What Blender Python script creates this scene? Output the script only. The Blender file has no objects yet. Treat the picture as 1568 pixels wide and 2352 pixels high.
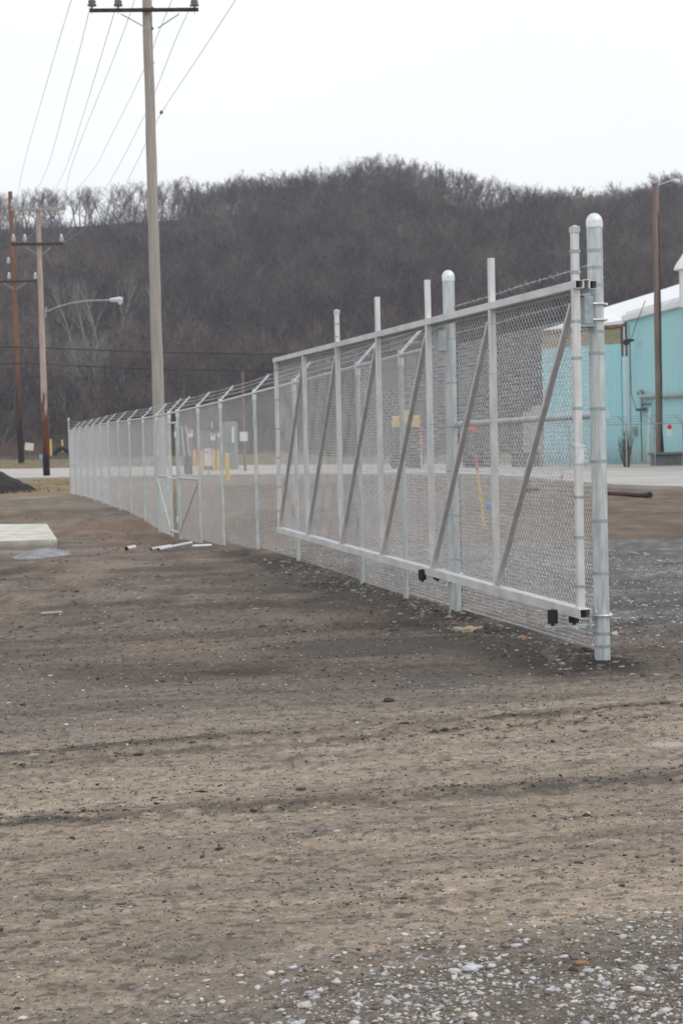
import bpy, math, random
import numpy as np
from mathutils import Vector, Matrix
random.seed(7)
RNG = np.random.default_rng(11)
S = bpy.context.scene
COL = S.collection
R = math.radians

# ------------------------------------------------------------------ camera
FPX = 4030.0 / 2352.0            # focal length in picture heights
EYE = 1.55
PITCH = math.atan(148 / 4030.0)
ROLL = R(1.4)
cp, sp = math.cos(PITCH), math.sin(PITCH)
FWD = Vector((0, cp, -sp)); UP0 = Vector((0, sp, cp)); RT0 = Vector((1, 0, 0))
RT = math.cos(ROLL) * RT0 - math.sin(ROLL) * UP0
UP = math.sin(ROLL) * RT0 + math.cos(ROLL) * UP0
cam_d = bpy.data.cameras.new('camera'); cam = bpy.data.objects.new('camera', cam_d); COL.objects.link(cam)
cam.matrix_world = Matrix(((RT.x, UP.x, -FWD.x, 0), (RT.y, UP.y, -FWD.y, 0), (RT.z, UP.z, -FWD.z, EYE), (0, 0, 0, 1)))
cam_d.sensor_fit = 'VERTICAL'; cam_d.sensor_height = 22.3; cam_d.lens = 22.3 * FPX
cam_d.clip_start = 0.1; cam_d.clip_end = 6000
cam_d.dof.use_dof = True; cam_d.dof.focus_distance = 7.2; cam_d.dof.aperture_fstop = 5.6
S.camera = cam

# ------------------------------------------------------------------ sky, sun, exposure
world = bpy.data.worlds.new('World'); S.world = world; world.use_nodes = True
nt = world.node_tree; N = nt.nodes; L = nt.links; N.clear()
sky = N.new('ShaderNodeTexSky'); sky.sky_type = 'NISHITA'; sky.sun_disc = False
SUN_EL, SUN_ROT = R(48), R(60)
sky.sun_elevation = SUN_EL; sky.sun_rotation = SUN_ROT; sky.dust_density = 3.0
skm = N.new('ShaderNodeVectorMath'); skm.operation = 'SCALE'; skm.inputs['Scale'].default_value = 0.1
L.new(sky.outputs[0], skm.inputs[0])
tc = N.new('ShaderNodeTexCoord'); mp = N.new('ShaderNodeMapping'); mp.inputs['Scale'].default_value = (1, 1, 3.5)
L.new(tc.outputs['Generated'], mp.inputs[0])
cl = N.new('ShaderNodeTexNoise'); cl.inputs['Scale'].default_value = 2.2; cl.inputs['Detail'].default_value = 5
L.new(mp.outputs[0], cl.inputs['Vector'])
cr = N.new('ShaderNodeValToRGB')
cr.color_ramp.elements[0].position = .3; cr.color_ramp.elements[0].color = (.95, .98, 1.01, 1)
cr.color_ramp.elements[1].position = .7; cr.color_ramp.elements[1].color = (1.04, 1.045, 1.05, 1)
L.new(cl.outputs[0], cr.inputs[0])
mx = N.new('ShaderNodeMix'); mx.data_type = 'RGBA'; mx.inputs[0].default_value = .93
L.new(skm.outputs[0], mx.inputs[6]); L.new(cr.outputs[0], mx.inputs[7])
bg = N.new('ShaderNodeBackground'); bg.inputs[1].default_value = 1.13
L.new(mx.outputs[2], bg.inputs[0])
wo = N.new('ShaderNodeOutputWorld'); L.new(bg.outputs[0], wo.inputs[0])
sd = bpy.data.lights.new('sun', 'SUN'); sd.energy = 0.7; sd.angle = R(25); sd.color = (1, .97, .93)
so = bpy.data.objects.new('sun', sd); COL.objects.link(so)
sdir = Vector((math.sin(SUN_ROT) * math.cos(SUN_EL), -math.cos(SUN_ROT) * math.cos(SUN_EL), math.sin(SUN_EL)))
so.rotation_euler = sdir.to_track_quat('Z', 'Y').to_euler()
sky.sun_rotation = math.atan2(sdir.x, sdir.y)
S.view_settings.view_transform = 'Standard'; S.view_settings.look = 'None'
S.view_settings.exposure = 0.0; S.view_settings.gamma = 1.0; S.view_settings.use_curve_mapping = False

# ------------------------------------------------------------------ geometry helpers
def ray(px, py):
    return RT * (px - 784) + UP * (1176 - py) + FWD * 4030
def G(px, py, z=0.0):
    d = ray(px, py); t = (z - EYE) / d.z; return Vector((d.x * t, d.y * t, z))
def V(px, py, Y):
    d = ray(px, py); t = Y / d.y; return Vector((d.x * t, Y, EYE + d.z * t))

def vnoise(x, y, seed=0):
    xi = np.floor(x).astype(np.int64); yi = np.floor(y).astype(np.int64); fx = x - xi; fy = y - yi
    fx = fx * fx * (3 - 2 * fx); fy = fy * fy * (3 - 2 * fy)
    def h(a, b):
        n = (a * 374761393 + b * 668265263 + seed * 974711) & 0x7fffffff
        n = ((n ^ (n >> 13)) * 1274126177) & 0x7fffffff
        return ((n ^ (n >> 16)) & 0xffff) / 65535.0
    return (h(xi, yi) * (1 - fx) + h(xi + 1, yi) * fx) * (1 - fy) + (h(xi, yi + 1) * (1 - fx) + h(xi + 1, yi + 1) * fx) * fy
def fbm(x, y, oct=4, seed=0, gain=.5):
    s = 0; a = 1; t = 0
    for o in range(oct):
        s = s + a * vnoise(x * 2 ** o + 17.3 * o, y * 2 ** o + 9.1 * o, seed + o); t += a; a *= gain
    return s / t
def sstep(a, b, x):
    t = np.clip((x - a) / (b - a), 0, 1); return t * t * (3 - 2 * t)

class MB:
    def __init__(s): s.v = []; s.f = []; s.sm = []
    def add(s, vs, fs, smooth=False):
        o = len(s.v); s.v += [tuple(v) for v in vs]; s.f += [tuple(i + o for i in f) for f in fs]; s.sm += [smooth] * len(fs)
        return s
    def box(s, a, b, M=None):
        (x0, y0, z0), (x1, y1, z1) = a, b
        vs = [Vector(p) for p in ((x0,y0,z0),(x1,y0,z0),(x1,y1,z0),(x0,y1,z0),(x0,y0,z1),(x1,y0,z1),(x1,y1,z1),(x0,y1,z1))]
        if M: vs = [M @ v for v in vs]
        return s.add(vs, [(0,3,2,1),(4,5,6,7),(0,1,5,4),(1,2,6,5),(2,3,7,6),(3,0,4,7)])
    def bbox(s, a, b, c=.003, M=None):   # box with chamfered long edges along its longest axis
        a = Vector(a); b = Vector(b); d = b - a; ax = max(range(3), key=lambda i: d[i]); i, j = [(1,2),(2,0),(0,1)][ax]
        prof = [(a[i]+c,a[j]),(b[i]-c,a[j]),(b[i],a[j]+c),(b[i],b[j]-c),(b[i]-c,b[j]),(a[i]+c,b[j]),(a[i],b[j]-c),(a[i],a[j]+c)]
        vs = []
        for e in (a[ax], b[ax]):
            for p in prof:
                q = [0,0,0]; q[ax] = e; q[i] = p[0]; q[j] = p[1]; vs.append(Vector(q))
        if M: vs = [M @ v for v in vs]
        fs = [(k, (k+1)%8, 8+(k+1)%8, 8+k) for k in range(8)] + [tuple(range(7,-1,-1)), tuple(range(8,16))]
        return s.add(vs, fs)
    def hollow(s, x0, x1, z0, z1, y0, y1, t=.004):   # open ended rectangular tube along y
        s.bbox((x0,y0,z0),(x1,y1,z0+t),.0006); s.bbox((x0,y0,z1-t),(x1,y1,z1),.0006)
        s.bbox((x0,y0,z0+t+.0002),(x0+t,y1,z1-t-.0002),.0006); s.bbox((x1-t,y0,z0+t+.0002),(x1,y1,z1-t-.0002),.0006); return s
    def tube(s, pts, r, n=8, cap=True, smooth=True):
        pts = [Vector(p) for p in pts]; rr = r if isinstance(r, (list, tuple)) else [r] * len(pts)
        vs = []; m = len(pts)
        t0 = (pts[1] - pts[0]).normalized(); ref = Vector((0, 0, 1)) if abs(t0.z) < .9 else Vector((1, 0, 0))
        u = t0.cross(ref).normalized()
        for k, p in enumerate(pts):
            t = (pts[min(k+1, m-1)] - pts[max(k-1, 0)]).normalized()
            u = (u - t * u.dot(t)).normalized(); w = t.cross(u)
            for q in range(n):
                a = 2 * math.pi * q / n; vs.append(p + (u * math.cos(a) + w * math.sin(a)) * rr[k])
        fs = [(k*n+q, k*n+(q+1)%n, (k+1)*n+(q+1)%n, (k+1)*n+q) for k in range(m-1) for q in range(n)]
        s.add(vs, fs, smooth)
        if cap: s.add(vs[:n], [tuple(range(n-1,-1,-1))]); s.add(vs[-n:], [tuple(range(n))])
        return s
    def ring(s, c, r, z0, z1, n=20):
        return s.tube([(c[0],c[1],z0),(c[0],c[1],z1)], r, n)
    def beam(s, a, b, w, h, ref=Vector((0,0,1))):   # rectangular bar between two points
        a = Vector(a); b = Vector(b); t = (b-a).normalized(); u = t.cross(ref).normalized(); v = u.cross(t)
        M = Matrix(((t.x,u.x,v.x,a.x),(t.y,u.y,v.y,a.y),(t.z,u.z,v.z,a.z),(0,0,0,1)))
        return s.bbox((0,-w/2,-h/2),((b-a).length,w/2,h/2),min(w,h)*.07,M)
    def dome(s, c, r, hgt, n=20, m=6):
        pts = [(c[0], c[1], c[2] + hgt * math.sin(k/m*math.pi/2)) for k in range(m+1)]
        return s.tube(pts, [max(r*math.cos(k/m*math.pi/2), .0005) for k in range(m+1)], n)
    def mesh(s, name):
        me = bpy.data.meshes.new(name); me.from_pydata(s.v, [], s.f); me.update()
        me.polygons.foreach_set('use_smooth', s.sm); return me
    def build(s, name, mat, parent=None, label=None, kind=None):
        return link(name, s.mesh(name), mat, parent, label, kind)
def link(name, me, mat, parent=None, label=None, kind=None):
    if mat is not None and len(me.materials) == 0: me.materials.append(mat)
    o = bpy.data.objects.new(name, me); COL.objects.link(o); o.parent = parent
    if label: o['label'] = label
    if kind: o['kind'] = kind
    return o
def empty(name, loc=(0,0,0), rz=0, label=None, cat=None, group=None, rx=0):
    o = bpy.data.objects.new(name, None); COL.objects.link(o); o.location = loc; o.rotation_euler = (rx, 0, rz); o.empty_display_size = .2
    return tag(o, label, cat, group)
def tag(o, label=None, cat=None, group=None):
    if label: o['label'] = label
    if cat: o['category'] = cat
    if group: o['group'] = group
    return o
def npmesh(name, v, f, loop=None):
    """fast mesh from numpy arrays; f is (n,3) or (n,4)"""
    me = bpy.data.meshes.new(name); v = np.asarray(v, np.float32); f = np.asarray(f, np.int32)
    me.vertices.add(len(v)); me.vertices.foreach_set('co', v.ravel())
    k = f.shape[1]; me.loops.add(f.size); me.loops.foreach_set('vertex_index', f.ravel())
    me.polygons.add(len(f)); me.polygons.foreach_set('loop_start', np.arange(0, f.size, k, dtype=np.int32))
    me.polygons.foreach_set('loop_total', np.full(len(f), k, np.int32)); me.update(calc_edges=True); return me
def vcol(me, c, name='Col'):
    a = me.color_attributes.new(name, 'FLOAT_COLOR', 'POINT')
    a.data.foreach_set('color', np.concatenate([c, np.ones((len(c), 1))], 1).astype(np.float32).ravel())

# ------------------------------------------------------------------ materials
def mat(name, c1, c2=None, rough=.7, metal=0.0, scale=20, stretch=(1,1,1), detail=5, bump=0.0, bscale=None, lo=.35, hi=.65, extra=None, rough2=None):
    m = bpy.data.materials.new(name); m.use_nodes = True; n = m.node_tree.nodes; l = m.node_tree.links
    b = n['Principled BSDF']; b.inputs['Roughness'].default_value = rough; b.inputs['Metallic'].default_value = metal
    b.inputs['Base Color'].default_value = (*c1, 1)
    t = n.new('ShaderNodeTexCoord'); mp = n.new('ShaderNodeMapping'); mp.inputs['Scale'].default_value = stretch
    l.new(t.outputs['Object'], mp.inputs[0])
    if c2:
        no = n.new('ShaderNodeTexNoise'); no.inputs['Scale'].default_value = scale; no.inputs['Detail'].default_value = detail
        l.new(mp.outputs[0], no.inputs['Vector'])
        r = n.new('ShaderNodeValToRGB'); r.color_ramp.elements[0].position = lo; r.color_ramp.elements[1].position = hi
        r.color_ramp.elements[0].color = (*c1, 1); r.color_ramp.elements[1].color = (*c2, 1)
        l.new(no.outputs[0], r.inputs[0]); out = r.outputs[0]
        if extra: out = extra(n, l, t, out)
        l.new(out, b.inputs['Base Color'])
        if rough2 is not None:
            mr = n.new('ShaderNodeMapRange'); mr.inputs[3].default_value = rough; mr.inputs[4].default_value = rough2
            l.new(no.outputs[0], mr.inputs[0]); l.new(mr.outputs[0], b.inputs['Roughness'])
    if bump:
        nb = n.new('ShaderNodeTexNoise'); nb.inputs['Scale'].default_value = bscale or scale; nb.inputs['Detail'].default_value = 6
        l.new(mp.outputs[0], nb.inputs['Vector'])
        bp = n.new('ShaderNodeBump'); bp.inputs['Strength'].default_value = bump; bp.inputs['Distance'].default_value = .02
        l.new(nb.outputs[0], bp.inputs['Height']); l.new(bp.outputs[0], b.inputs['Normal'])
    return m
def zmix(z0, z1, col, nscale=3, amt=1.0, stretch=(6, 6, .7), spread=.25):
    """stain that grows towards z0 with a ragged noisy edge (object space)"""
    def ex(n, l, t, out):
        sx = n.new('ShaderNodeSeparateXYZ'); l.new(t.outputs['Object'], sx.inputs[0])
        mr = n.new('ShaderNodeMapRange'); mr.inputs[1].default_value = z0; mr.inputs[2].default_value = z1
        mr.inputs[3].default_value = 1; mr.inputs[4].default_value = 0; l.new(sx.outputs[2], mr.inputs[0])
        mp = n.new('ShaderNodeMapping'); mp.inputs['Scale'].default_value = stretch; l.new(t.outputs['Object'], mp.inputs[0])
        no = n.new('ShaderNodeTexNoise'); no.inputs['Scale'].default_value = nscale; no.inputs['Detail'].default_value = 4; l.new(mp.outputs[0], no.inputs['Vector'])
        ad = n.new('ShaderNodeMath'); ad.operation = 'ADD'; l.new(mr.outputs[0], ad.inputs[0]); l.new(no.outputs[0], ad.inputs[1])
        m2 = n.new('ShaderNodeMapRange'); m2.inputs[1].default_value = 1 - spread/2; m2.inputs[2].default_value = 1 + spread/2; m2.inputs[4].default_value = amt
        l.new(ad.outputs[0], m2.inputs[0])
        mx = n.new('ShaderNodeMix'); mx.data_type = 'RGBA'; l.new(m2.outputs[0], mx.inputs[0]); l.new(out, mx.inputs[6]); mx.inputs[7].default_value = (*col, 1)
        return mx.outputs[2]
    return ex
def chain_extra(*fs):
    def ex(n, l, t, out):
        for f in fs: out = f(n, l, t, out)
        return out
    return ex
def vcmat(name, rough=.95, nscale=60, amt=.35, bump=.3, bscale=90):
    m = bpy.data.materials.new(name); m.use_nodes = True; n = m.node_tree.nodes; l = m.node_tree.links
    b = n['Principled BSDF']; b.inputs['Roughness'].default_value = rough; b.inputs['Specular IOR Level'].default_value = .25
    a = n.new('ShaderNodeAttribute'); a.attribute_name = 'Col'
    t = n.new('ShaderNodeTexCoord')
    no = n.new('ShaderNodeTexNoise'); no.inputs['Scale'].default_value = nscale; no.inputs['Detail'].default_value = 8; no.inputs['Roughness'].default_value = .65
    l.new(t.outputs['Object'], no.inputs['Vector'])
    mr = n.new('ShaderNodeMapRange'); mr.inputs[1].default_value = .3; mr.inputs[2].default_value = .7; mr.inputs[3].default_value = 1 - amt; mr.inputs[4].default_value = 1 + amt
    l.new(no.outputs[0], mr.inputs[0])
    vm = n.new('ShaderNodeVectorMath'); vm.operation = 'SCALE'; l.new(a.outputs['Color'], vm.inputs[0]); l.new(mr.outputs[0], vm.inputs['Scale'])
    l.new(vm.outputs[0], b.inputs['Base Color'])
    if bump:
        nb = n.new('ShaderNodeTexNoise'); nb.inputs['Scale'].default_value = bscale; nb.inputs['Detail'].default_value = 5; l.new(t.outputs['Object'], nb.inputs['Vector'])
        bp = n.new('ShaderNodeBump'); bp.inputs['Strength'].default_value = bump; bp.inputs['Distance'].default_value = .01
        l.new(nb.outputs[0], bp.inputs['Height']); l.new(bp.outputs[0], b.inputs['Normal'])
    return m

M_GALV = mat('galvanised_steel', (.40,.445,.455), (.66,.70,.70), rough=.35, rough2=.62, metal=.35, scale=12, stretch=(3,3,.4), lo=.3, hi=.7)
M_GALVD = mat('galvanised_band', (.30,.36,.39), (.42,.48,.50), rough=.4, metal=.5, scale=30)
M_ZINC = mat('bright_zinc', (.62,.66,.68), (.8,.83,.85), rough=.3, metal=.5, scale=40)
M_ALU = mat('mill_aluminium', (.56,.57,.59), (.76,.76,.76), rough=.38, rough2=.55, metal=.35, scale=6, stretch=(4,.6,.8), lo=.3, hi=.7)
M_ALU_SHADE = mat('shaded_aluminium', (.52,.52,.52), (.62,.61,.60), rough=.5, metal=.3, scale=8)  # darker gate aluminium for the braces, shade on their undersides put into the colour
M_WIRE = mat('chain_link_wire', (.62,.625,.635), (.78,.78,.79), rough=.28, metal=.85, scale=5)
M_BARB = mat('barbed_wire_steel', (.42,.43,.44), (.6,.61,.62), rough=.45, metal=.5, scale=50)
M_RUB = mat('black_rubber', (.008,.008,.009), (.018,.018,.02), rough=.55, scale=30)
M_WOODG = mat('weathered_grey_pole_wood', (.30,.275,.25), (.45,.415,.385), rough=.9, scale=5, stretch=(5,5,.18), lo=.3, hi=.7, bump=.5, bscale=10)
M_WOODP = mat('peeling_pinkish_pole_wood', (.33,.255,.225), (.50,.41,.37), rough=.9, scale=4, stretch=(5,5,.2), bump=.4,
              extra=chain_extra(zmix(.5, 9.5, (.11,.035,.018), 2.2, 1.0, (5,5,.35), .12), zmix(0, 3.2, (.012,.010,.012), 2, 1.0, (4,4,.4), .25)))
M_WOODR = mat('rusty_brown_pole_wood', (.13,.062,.035), (.24,.125,.075), rough=.9, scale=3, stretch=(4,4,.15), bump=.4,
              extra=zmix(2, 16, (.022,.016,.016), 1.2, 1.0, (2,2,.2), .6))
M_WOODB = mat('brown_grey_pole_wood', (.14,.095,.08), (.27,.21,.185), rough=.9, scale=4, stretch=(5,5,.16), bump=.4)
M_DARKW = mat('dark_creosote_wood', (.035,.024,.024), (.075,.05,.048), rough=.9, scale=10)
M_INS = mat('glass_insulator', (.18,.22,.25), (.30,.35,.38), rough=.2, scale=10)
M_INSL = mat('pale_insulator', (.5,.55,.6), (.65,.7,.75), rough=.25, scale=10)
M_CAB = mat('black_cable', (.018,.02,.022), (.03,.03,.034), rough=.6, scale=8)
M_LINE = mat('grey_conductor', (.42,.46,.48), (.55,.6,.62), rough=.5, metal=.2, scale=8)
M_CONC = mat('pale_concrete', (.42,.40,.36), (.64,.62,.58), rough=.9, scale=2.6, bump=.15, bscale=30, extra=zmix(-.02,.1,(.20,.19,.16),6,.7,(2,2,2),.8))
M_ROAD = mat('worn_asphalt', (.37,.35,.33), (.50,.47,.44), rough=.9, scale=.35, stretch=(.4,1,1), bump=.2, bscale=25)
M_ROAD2 = mat('dark_asphalt', (.11,.105,.10), (.17,.16,.15), rough=.9, scale=.5)
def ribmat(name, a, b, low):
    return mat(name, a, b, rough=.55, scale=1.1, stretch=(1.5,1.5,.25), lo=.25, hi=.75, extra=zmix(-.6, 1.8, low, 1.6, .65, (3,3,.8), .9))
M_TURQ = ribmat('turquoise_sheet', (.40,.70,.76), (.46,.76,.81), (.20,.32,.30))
M_TURQ2 = ribmat('shaded_turquoise_sheet', (.35,.63,.67), (.41,.69,.72), (.27,.30,.22))  # darker copy of the turquoise for the left-facing wall, its shade painted in
M_BEIGE = mat('faded_beige_sheet', (.33,.31,.20), (.40,.37,.25), rough=.6, scale=3)
M_RUSTT = mat('rusty_trim', (.16,.08,.055), (.30,.17,.12), rough=.9, scale=4)
M_WHITE = mat('white_metal_roof', (.74,.75,.77), (.82,.83,.85), rough=.5, scale=.6)
M_PIPE = mat('grey_painted_metal', (.28,.29,.28), (.42,.42,.41), rough=.5, scale=6)
M_DARK = mat('dark_steel', (.04,.04,.042), (.08,.08,.08), rough=.6, scale=8)
M_YEL = mat('faded_yellow_paint', (.62,.40,.06), (.78,.56,.14), rough=.6, scale=5)
M_ORA = mat('orange_paint', (.72,.26,.05), (.8,.36,.1), rough=.6, scale=5)
M_RED = mat('red_paint', (.55,.03,.03), (.66,.06,.05), rough=.5, scale=8)
M_BLUE = mat('blue_plastic', (.03,.20,.65), (.06,.28,.75), rough=.5, scale=8)
M_PBLUE = mat('pale_blue_plastic', (.18,.38,.52), (.25,.46,.6), rough=.5, scale=8)
M_SIGN = mat('white_sign_face', (.66,.66,.64), (.76,.76,.74), rough=.5, scale=6)
M_SIGNY = mat('cream_sign_face', (.62,.62,.50), (.74,.74,.62), rough=.6, scale=3)
M_SHED = mat('grey_green_sheet', (.22,.25,.22), (.28,.31,.27), rough=.7, scale=2, stretch=(1,1,.3))
M_SHEDD = mat('grey_block_wall', (.17,.17,.17), (.23,.23,.225), rough=.85, scale=2)
M_TYRE = mat('old_tyre_rubber', (.02,.02,.022), (.045,.045,.048), rough=.9, scale=10)
M_PALE = mat('pale_split_wood', (.45,.40,.34), (.6,.55,.48), rough=.8, scale=20)
M_TRUNK = mat('grey_bark', (.12,.107,.103), (.23,.21,.20), rough=.95, scale=2)
M_PALEB = mat('pale_bark', (.21,.20,.18), (.34,.325,.30), rough=.9, scale=2)
M_BUSH = mat('dead_brush_twigs', (.11,.07,.058), (.20,.14,.115), rough=.95, scale=.4)
M_CHANN = mat('dry_grass', (.30,.235,.13), (.42,.34,.20), rough=.95, scale=1.5, extra=None)

def crown_mat():
    m = bpy.data.materials.new('bare_twigs'); m.use_nodes = True; n = m.node_tree.nodes; l = m.node_tree.links
    b = n['Principled BSDF']; b.inputs['Roughness'].default_value = .95; b.inputs['Specular IOR Level'].default_value = .1
    oi = n.new('ShaderNodeObjectInfo'); g = n.new('ShaderNodeNewGeometry'); no = n.new('ShaderNodeTexNoise'); no.inputs['Scale'].default_value = .016; no.inputs['Detail'].default_value = 3
    l.new(g.outputs['Position'], no.inputs['Vector'])
    m1 = n.new('ShaderNodeMath'); m1.operation = 'MULTIPLY_ADD'; l.new(oi.outputs['Random'], m1.inputs[0]); m1.inputs[1].default_value = .7
    m2 = n.new('ShaderNodeMapRange'); m2.inputs[1].default_value = .35; m2.inputs[2].default_value = .65; m2.inputs[3].default_value = 0; m2.inputs[4].default_value = .45
    l.new(no.outputs[0], m2.inputs[0]); l.new(m2.outputs[0], m1.inputs[2])
    r = n.new('ShaderNodeValToRGB'); e = r.color_ramp.elements
    e[0].color = (.040,.040,.056, 1); e[1].color = (.235,.19,.165, 1); x = e.new(.35); x.color = (.068,.060,.072, 1); x = e.new(.72); x.color = (.120,.097,.092, 1)
    l.new(m1.outputs[0], r.inputs[0]); l.new(r.outputs[0], b.inputs['Base Color']); return m
M_CROWN = crown_mat()

# ------------------------------------------------------------------ ground sheet
SA = R(14.5)   # direction of the vehicle tracks
def gz(x, y):
    """large scale ground height"""
    x = np.asarray(x, float); y = np.asarray(y, float)
    dip = np.interp(y, [17,20,23,26,30,33,36,39.5,42,46,52,60,80], [0,0,.04,.03,-.07,-.19,-.27,-.27,-.15,-.05,-.04,0,0])
    lx = 4.49 - .218 * y
    dip = dip * np.exp(-((x - lx) / 5.0) ** 2)
    bank = (sstep(186, 215, y)) * .85 * (1 - sstep(-6, 4, x))
    return dip + bank
BLOBS = []
def blob(px, py, rx, ry, col, a=1.0, ang=0.0, soft=.6):
    p = G(px, py); mpp = p.y / 4030.0
    sx = rx * mpp; sy = ry * p.y * p.y / (EYE * 4030.0)
    BLOBS.append((p.x, p.y, sx, sy, np.array(col), a, ang, soft))
def ground_color(x, y):
    ca, sa = math.cos(SA), math.sin(SA)
    u = x * ca + y * sa; v = -x * sa + y * ca
    tan = np.array((.278,.226,.178)); gry = np.array((.182,.158,.137)); drk = np.array((.070,.060,.052)); brn = np.array((.145,.105,.076)); mid = np.array((.168,.134,.108)); gravel = np.array((.135,.128,.122))
    def mixc(c, d, t): return c * (1 - t[:, None]) + d * t[:, None]
    c = np.tile(tan, (len(x), 1))
    w = .25 * (fbm(u * .8, v * 2.5, 3, 5) - .5) * 2
    # foreground gravelly grey
    fe = 5.15 + .48 * (x) + w * .5
    t_near = 1 - sstep(-.35, .35, y - fe)
    c = mixc(c, gry * .72, t_near * .9)
    # tan -> grey farther than the track edge
    te = 9.62 + .32 * x
    c = mixc(c, gry * .88, sstep(-.5, 1.5, y - te + w * 1.6) * (.75 + .25 * sstep(.4, .6, fbm(u * 1.1, v * 3.5, 4, 15))))
    c = mixc(c, mid * .92, sstep(10.6, 13.5, y + w * 2 - .1 * x))
    c = mixc(c, np.array((.160,.120,.093)), sstep(19, 27, y + w * 5) * (1 - sstep(-1.0, 1.5, x)))
    # streaks along the tracks
    n1 = fbm(u * .9, v * 4.2, 4, 21); c = mixc(c, gry * .95, sstep(.5, .7, n1) * .55)
    n2 = fbm(u * 1.6, v * 9.0, 4, 33); c = c * (1 + .30 * (n2 - .5))[:, None]
    n3 = fbm(u * .35, v * 1.1, 3, 44); c = c * (1 + .35 * (n3 - .5))[:, None]
    # crumbly dark edge lines of the tracks
    crumb = fbm(u * 9, v * 16, 3, 61)
    for (c0, s0, wd, am) in ((9.56,.32,.13,.95), (9.22,.32,.10,.7), (7.63,.237,.10,1.), (7.80,.25,.10,.6), (6.95,.22,.05,.5), (6.5,.15,.05,.3), (11.2,.1,.14,.6)):
        d = np.abs(y - (c0 + s0 * x + .12 * (fbm(x * 1.2, x * 0 + c0, 2, 3) - .5) * 2)) / wd
        pres = sstep(.35, .6, fbm(x * 1.1 + c0 * 7, y * .3, 3, 71))
        c = mixc(c, drk, np.exp(-d * d) * am * sstep(.34, .50, crumb) * (.62 + .38 * pres))
    # fine dark crumbs everywhere
    nf = fbm(u * 22, v * 34, 3, 81)
    c = mixc(c, drk * 1.15, sstep(.56, .70, nf) * .65 * (y < 22)); nl = fbm(x * 30, y * 40, 3, 83); c = mixc(c, c * 1.35, sstep(.55, .75, nl) * (y < 22)); nq = fbm(u * 2.2, v * 14, 4, 87); c = mixc(c, c * .66, sstep(.50, .68, nq) * (y < 16) * .45)
    # right hand yard: gravel then brown soil
    c = mixc(c, gravel, sstep(0, 1.5, x - (4.49 - .218 * y) - .2) * sstep(13, 15, y) * (1 - sstep(26.5, 28, y + w * 2)))
    bright = sstep(.55, .75, fbm(x * 9, y * 5, 3, 91)) * sstep(0, 1.5, x - (4.49 - .218 * y)) * sstep(13, 15, y) * (1 - sstep(27, 28, y))
    c = mixc(c, np.array((.26,.26,.27)), bright * .7)
    c = mixc(c, np.array((.15,.112,.083)), sstep(26.5, 28.5, y + w * 2) * sstep(-1, 1, x - (4.49 - .218 * y)))
    nn = fbm(x * 1.2, y * .45, 4, 101); c = c * (1 + .55 * (nn - .5) * sstep(15, 30, y))[:, None]
    nm = fbm(x * 3.2 + 5, y * 1.1, 4, 111); c = c * (1 + 1.0 * (nm - .5) * sstep(11, 18, y) * (1 - sstep(60, 90, y)))[:, None]
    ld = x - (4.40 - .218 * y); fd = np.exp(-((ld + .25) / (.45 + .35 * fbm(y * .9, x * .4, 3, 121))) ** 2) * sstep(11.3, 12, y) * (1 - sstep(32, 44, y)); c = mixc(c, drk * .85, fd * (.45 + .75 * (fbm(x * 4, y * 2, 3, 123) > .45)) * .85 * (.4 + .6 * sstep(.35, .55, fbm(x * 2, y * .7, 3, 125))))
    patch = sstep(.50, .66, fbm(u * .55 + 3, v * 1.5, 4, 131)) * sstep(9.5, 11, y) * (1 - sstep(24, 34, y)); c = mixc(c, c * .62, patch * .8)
    far = sstep(52, 75, y) * (x < 0); c = mixc(c, np.array((.235,.185,.125)), far * .8)
    c = mixc(c, np.array((.17,.145,.10)), sstep(120, 160, y))
    for (bx, by, sx, sy, col, a, ang, soft) in BLOBS:
        near = (np.abs(x - bx) < 3 * sx + 1) & (np.abs(y - by) < 4 * sy + 1)
        if not near.any(): continue
        dx = x[near] - bx; dy = y[near] - by
        q = np.sqrt((dx / sx) ** 2 + (dy / sy) ** 2) + (fbm(x[near] * 2.5 / max(sx, .2) * .5, y[near] * 2.5 / max(sy, .4) * .5, 4, 7) - .5) * 1.1
        t = a * (1 - sstep(1 - soft, 1 + soft * .6, q)); cc = c[near]; c[near] = cc * (1 - t[:, None]) + col * t[:, None]
    return np.clip(c, .01, .9)
dk = (.045,.037,.033)
blob(1383, 1530, 70, 14, (.035,.030,.027), 1); blob(1300, 1545, 80, 14, dk, .8); blob(1440, 1540, 60, 10, dk, .7)
blob(1060, 1418, 90, 12, dk, .9); blob(1190, 1450, 110, 16, dk, .85); blob(930, 1385, 90, 9, dk, .8); blob(820, 1370, 120, 14, (.06,.05,.045), .7)
blob(560, 1543, 110, 9, dk, .75); blob(800, 1395, 260, 16, (.07,.058,.05), .65); blob(900, 1480, 350, 22, (.085,.073,.066), .6)
blob(1010, 1555, 200, 16, (.085,.075,.07), .6); blob(690, 1310, 90, 8, (.06,.05,.04), .7); blob(640, 1285, 80, 5, (.07,.05,.038), .7)
blob(400, 1310, 180, 7, (.07,.062,.055), .6); blob(590, 1335, 220, 9, (.075,.066,.06), .5)
blob(250, 1193, 120, 6, (.17,.10,.065), .55); blob(450, 1243, 110, 4, (.15,.09,.06), .6); blob(330, 1225, 120, 8, (.15,.095,.06), .6)
blob(240, 1305, 110, 10, (.25,.20,.16), .6); blob(200, 1325, 70, 8, (.24,.195,.155), .5); blob(150, 1160, 190, 6, (.20,.19,.165), .6)
blob(60, 1183, 170, 6, (.125,.09,.065), .6); blob(170, 1245, 110, 6, (.13,.12,.12), .6); blob(220, 1252, 50, 3, (.30,.29,.28), .6)
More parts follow.
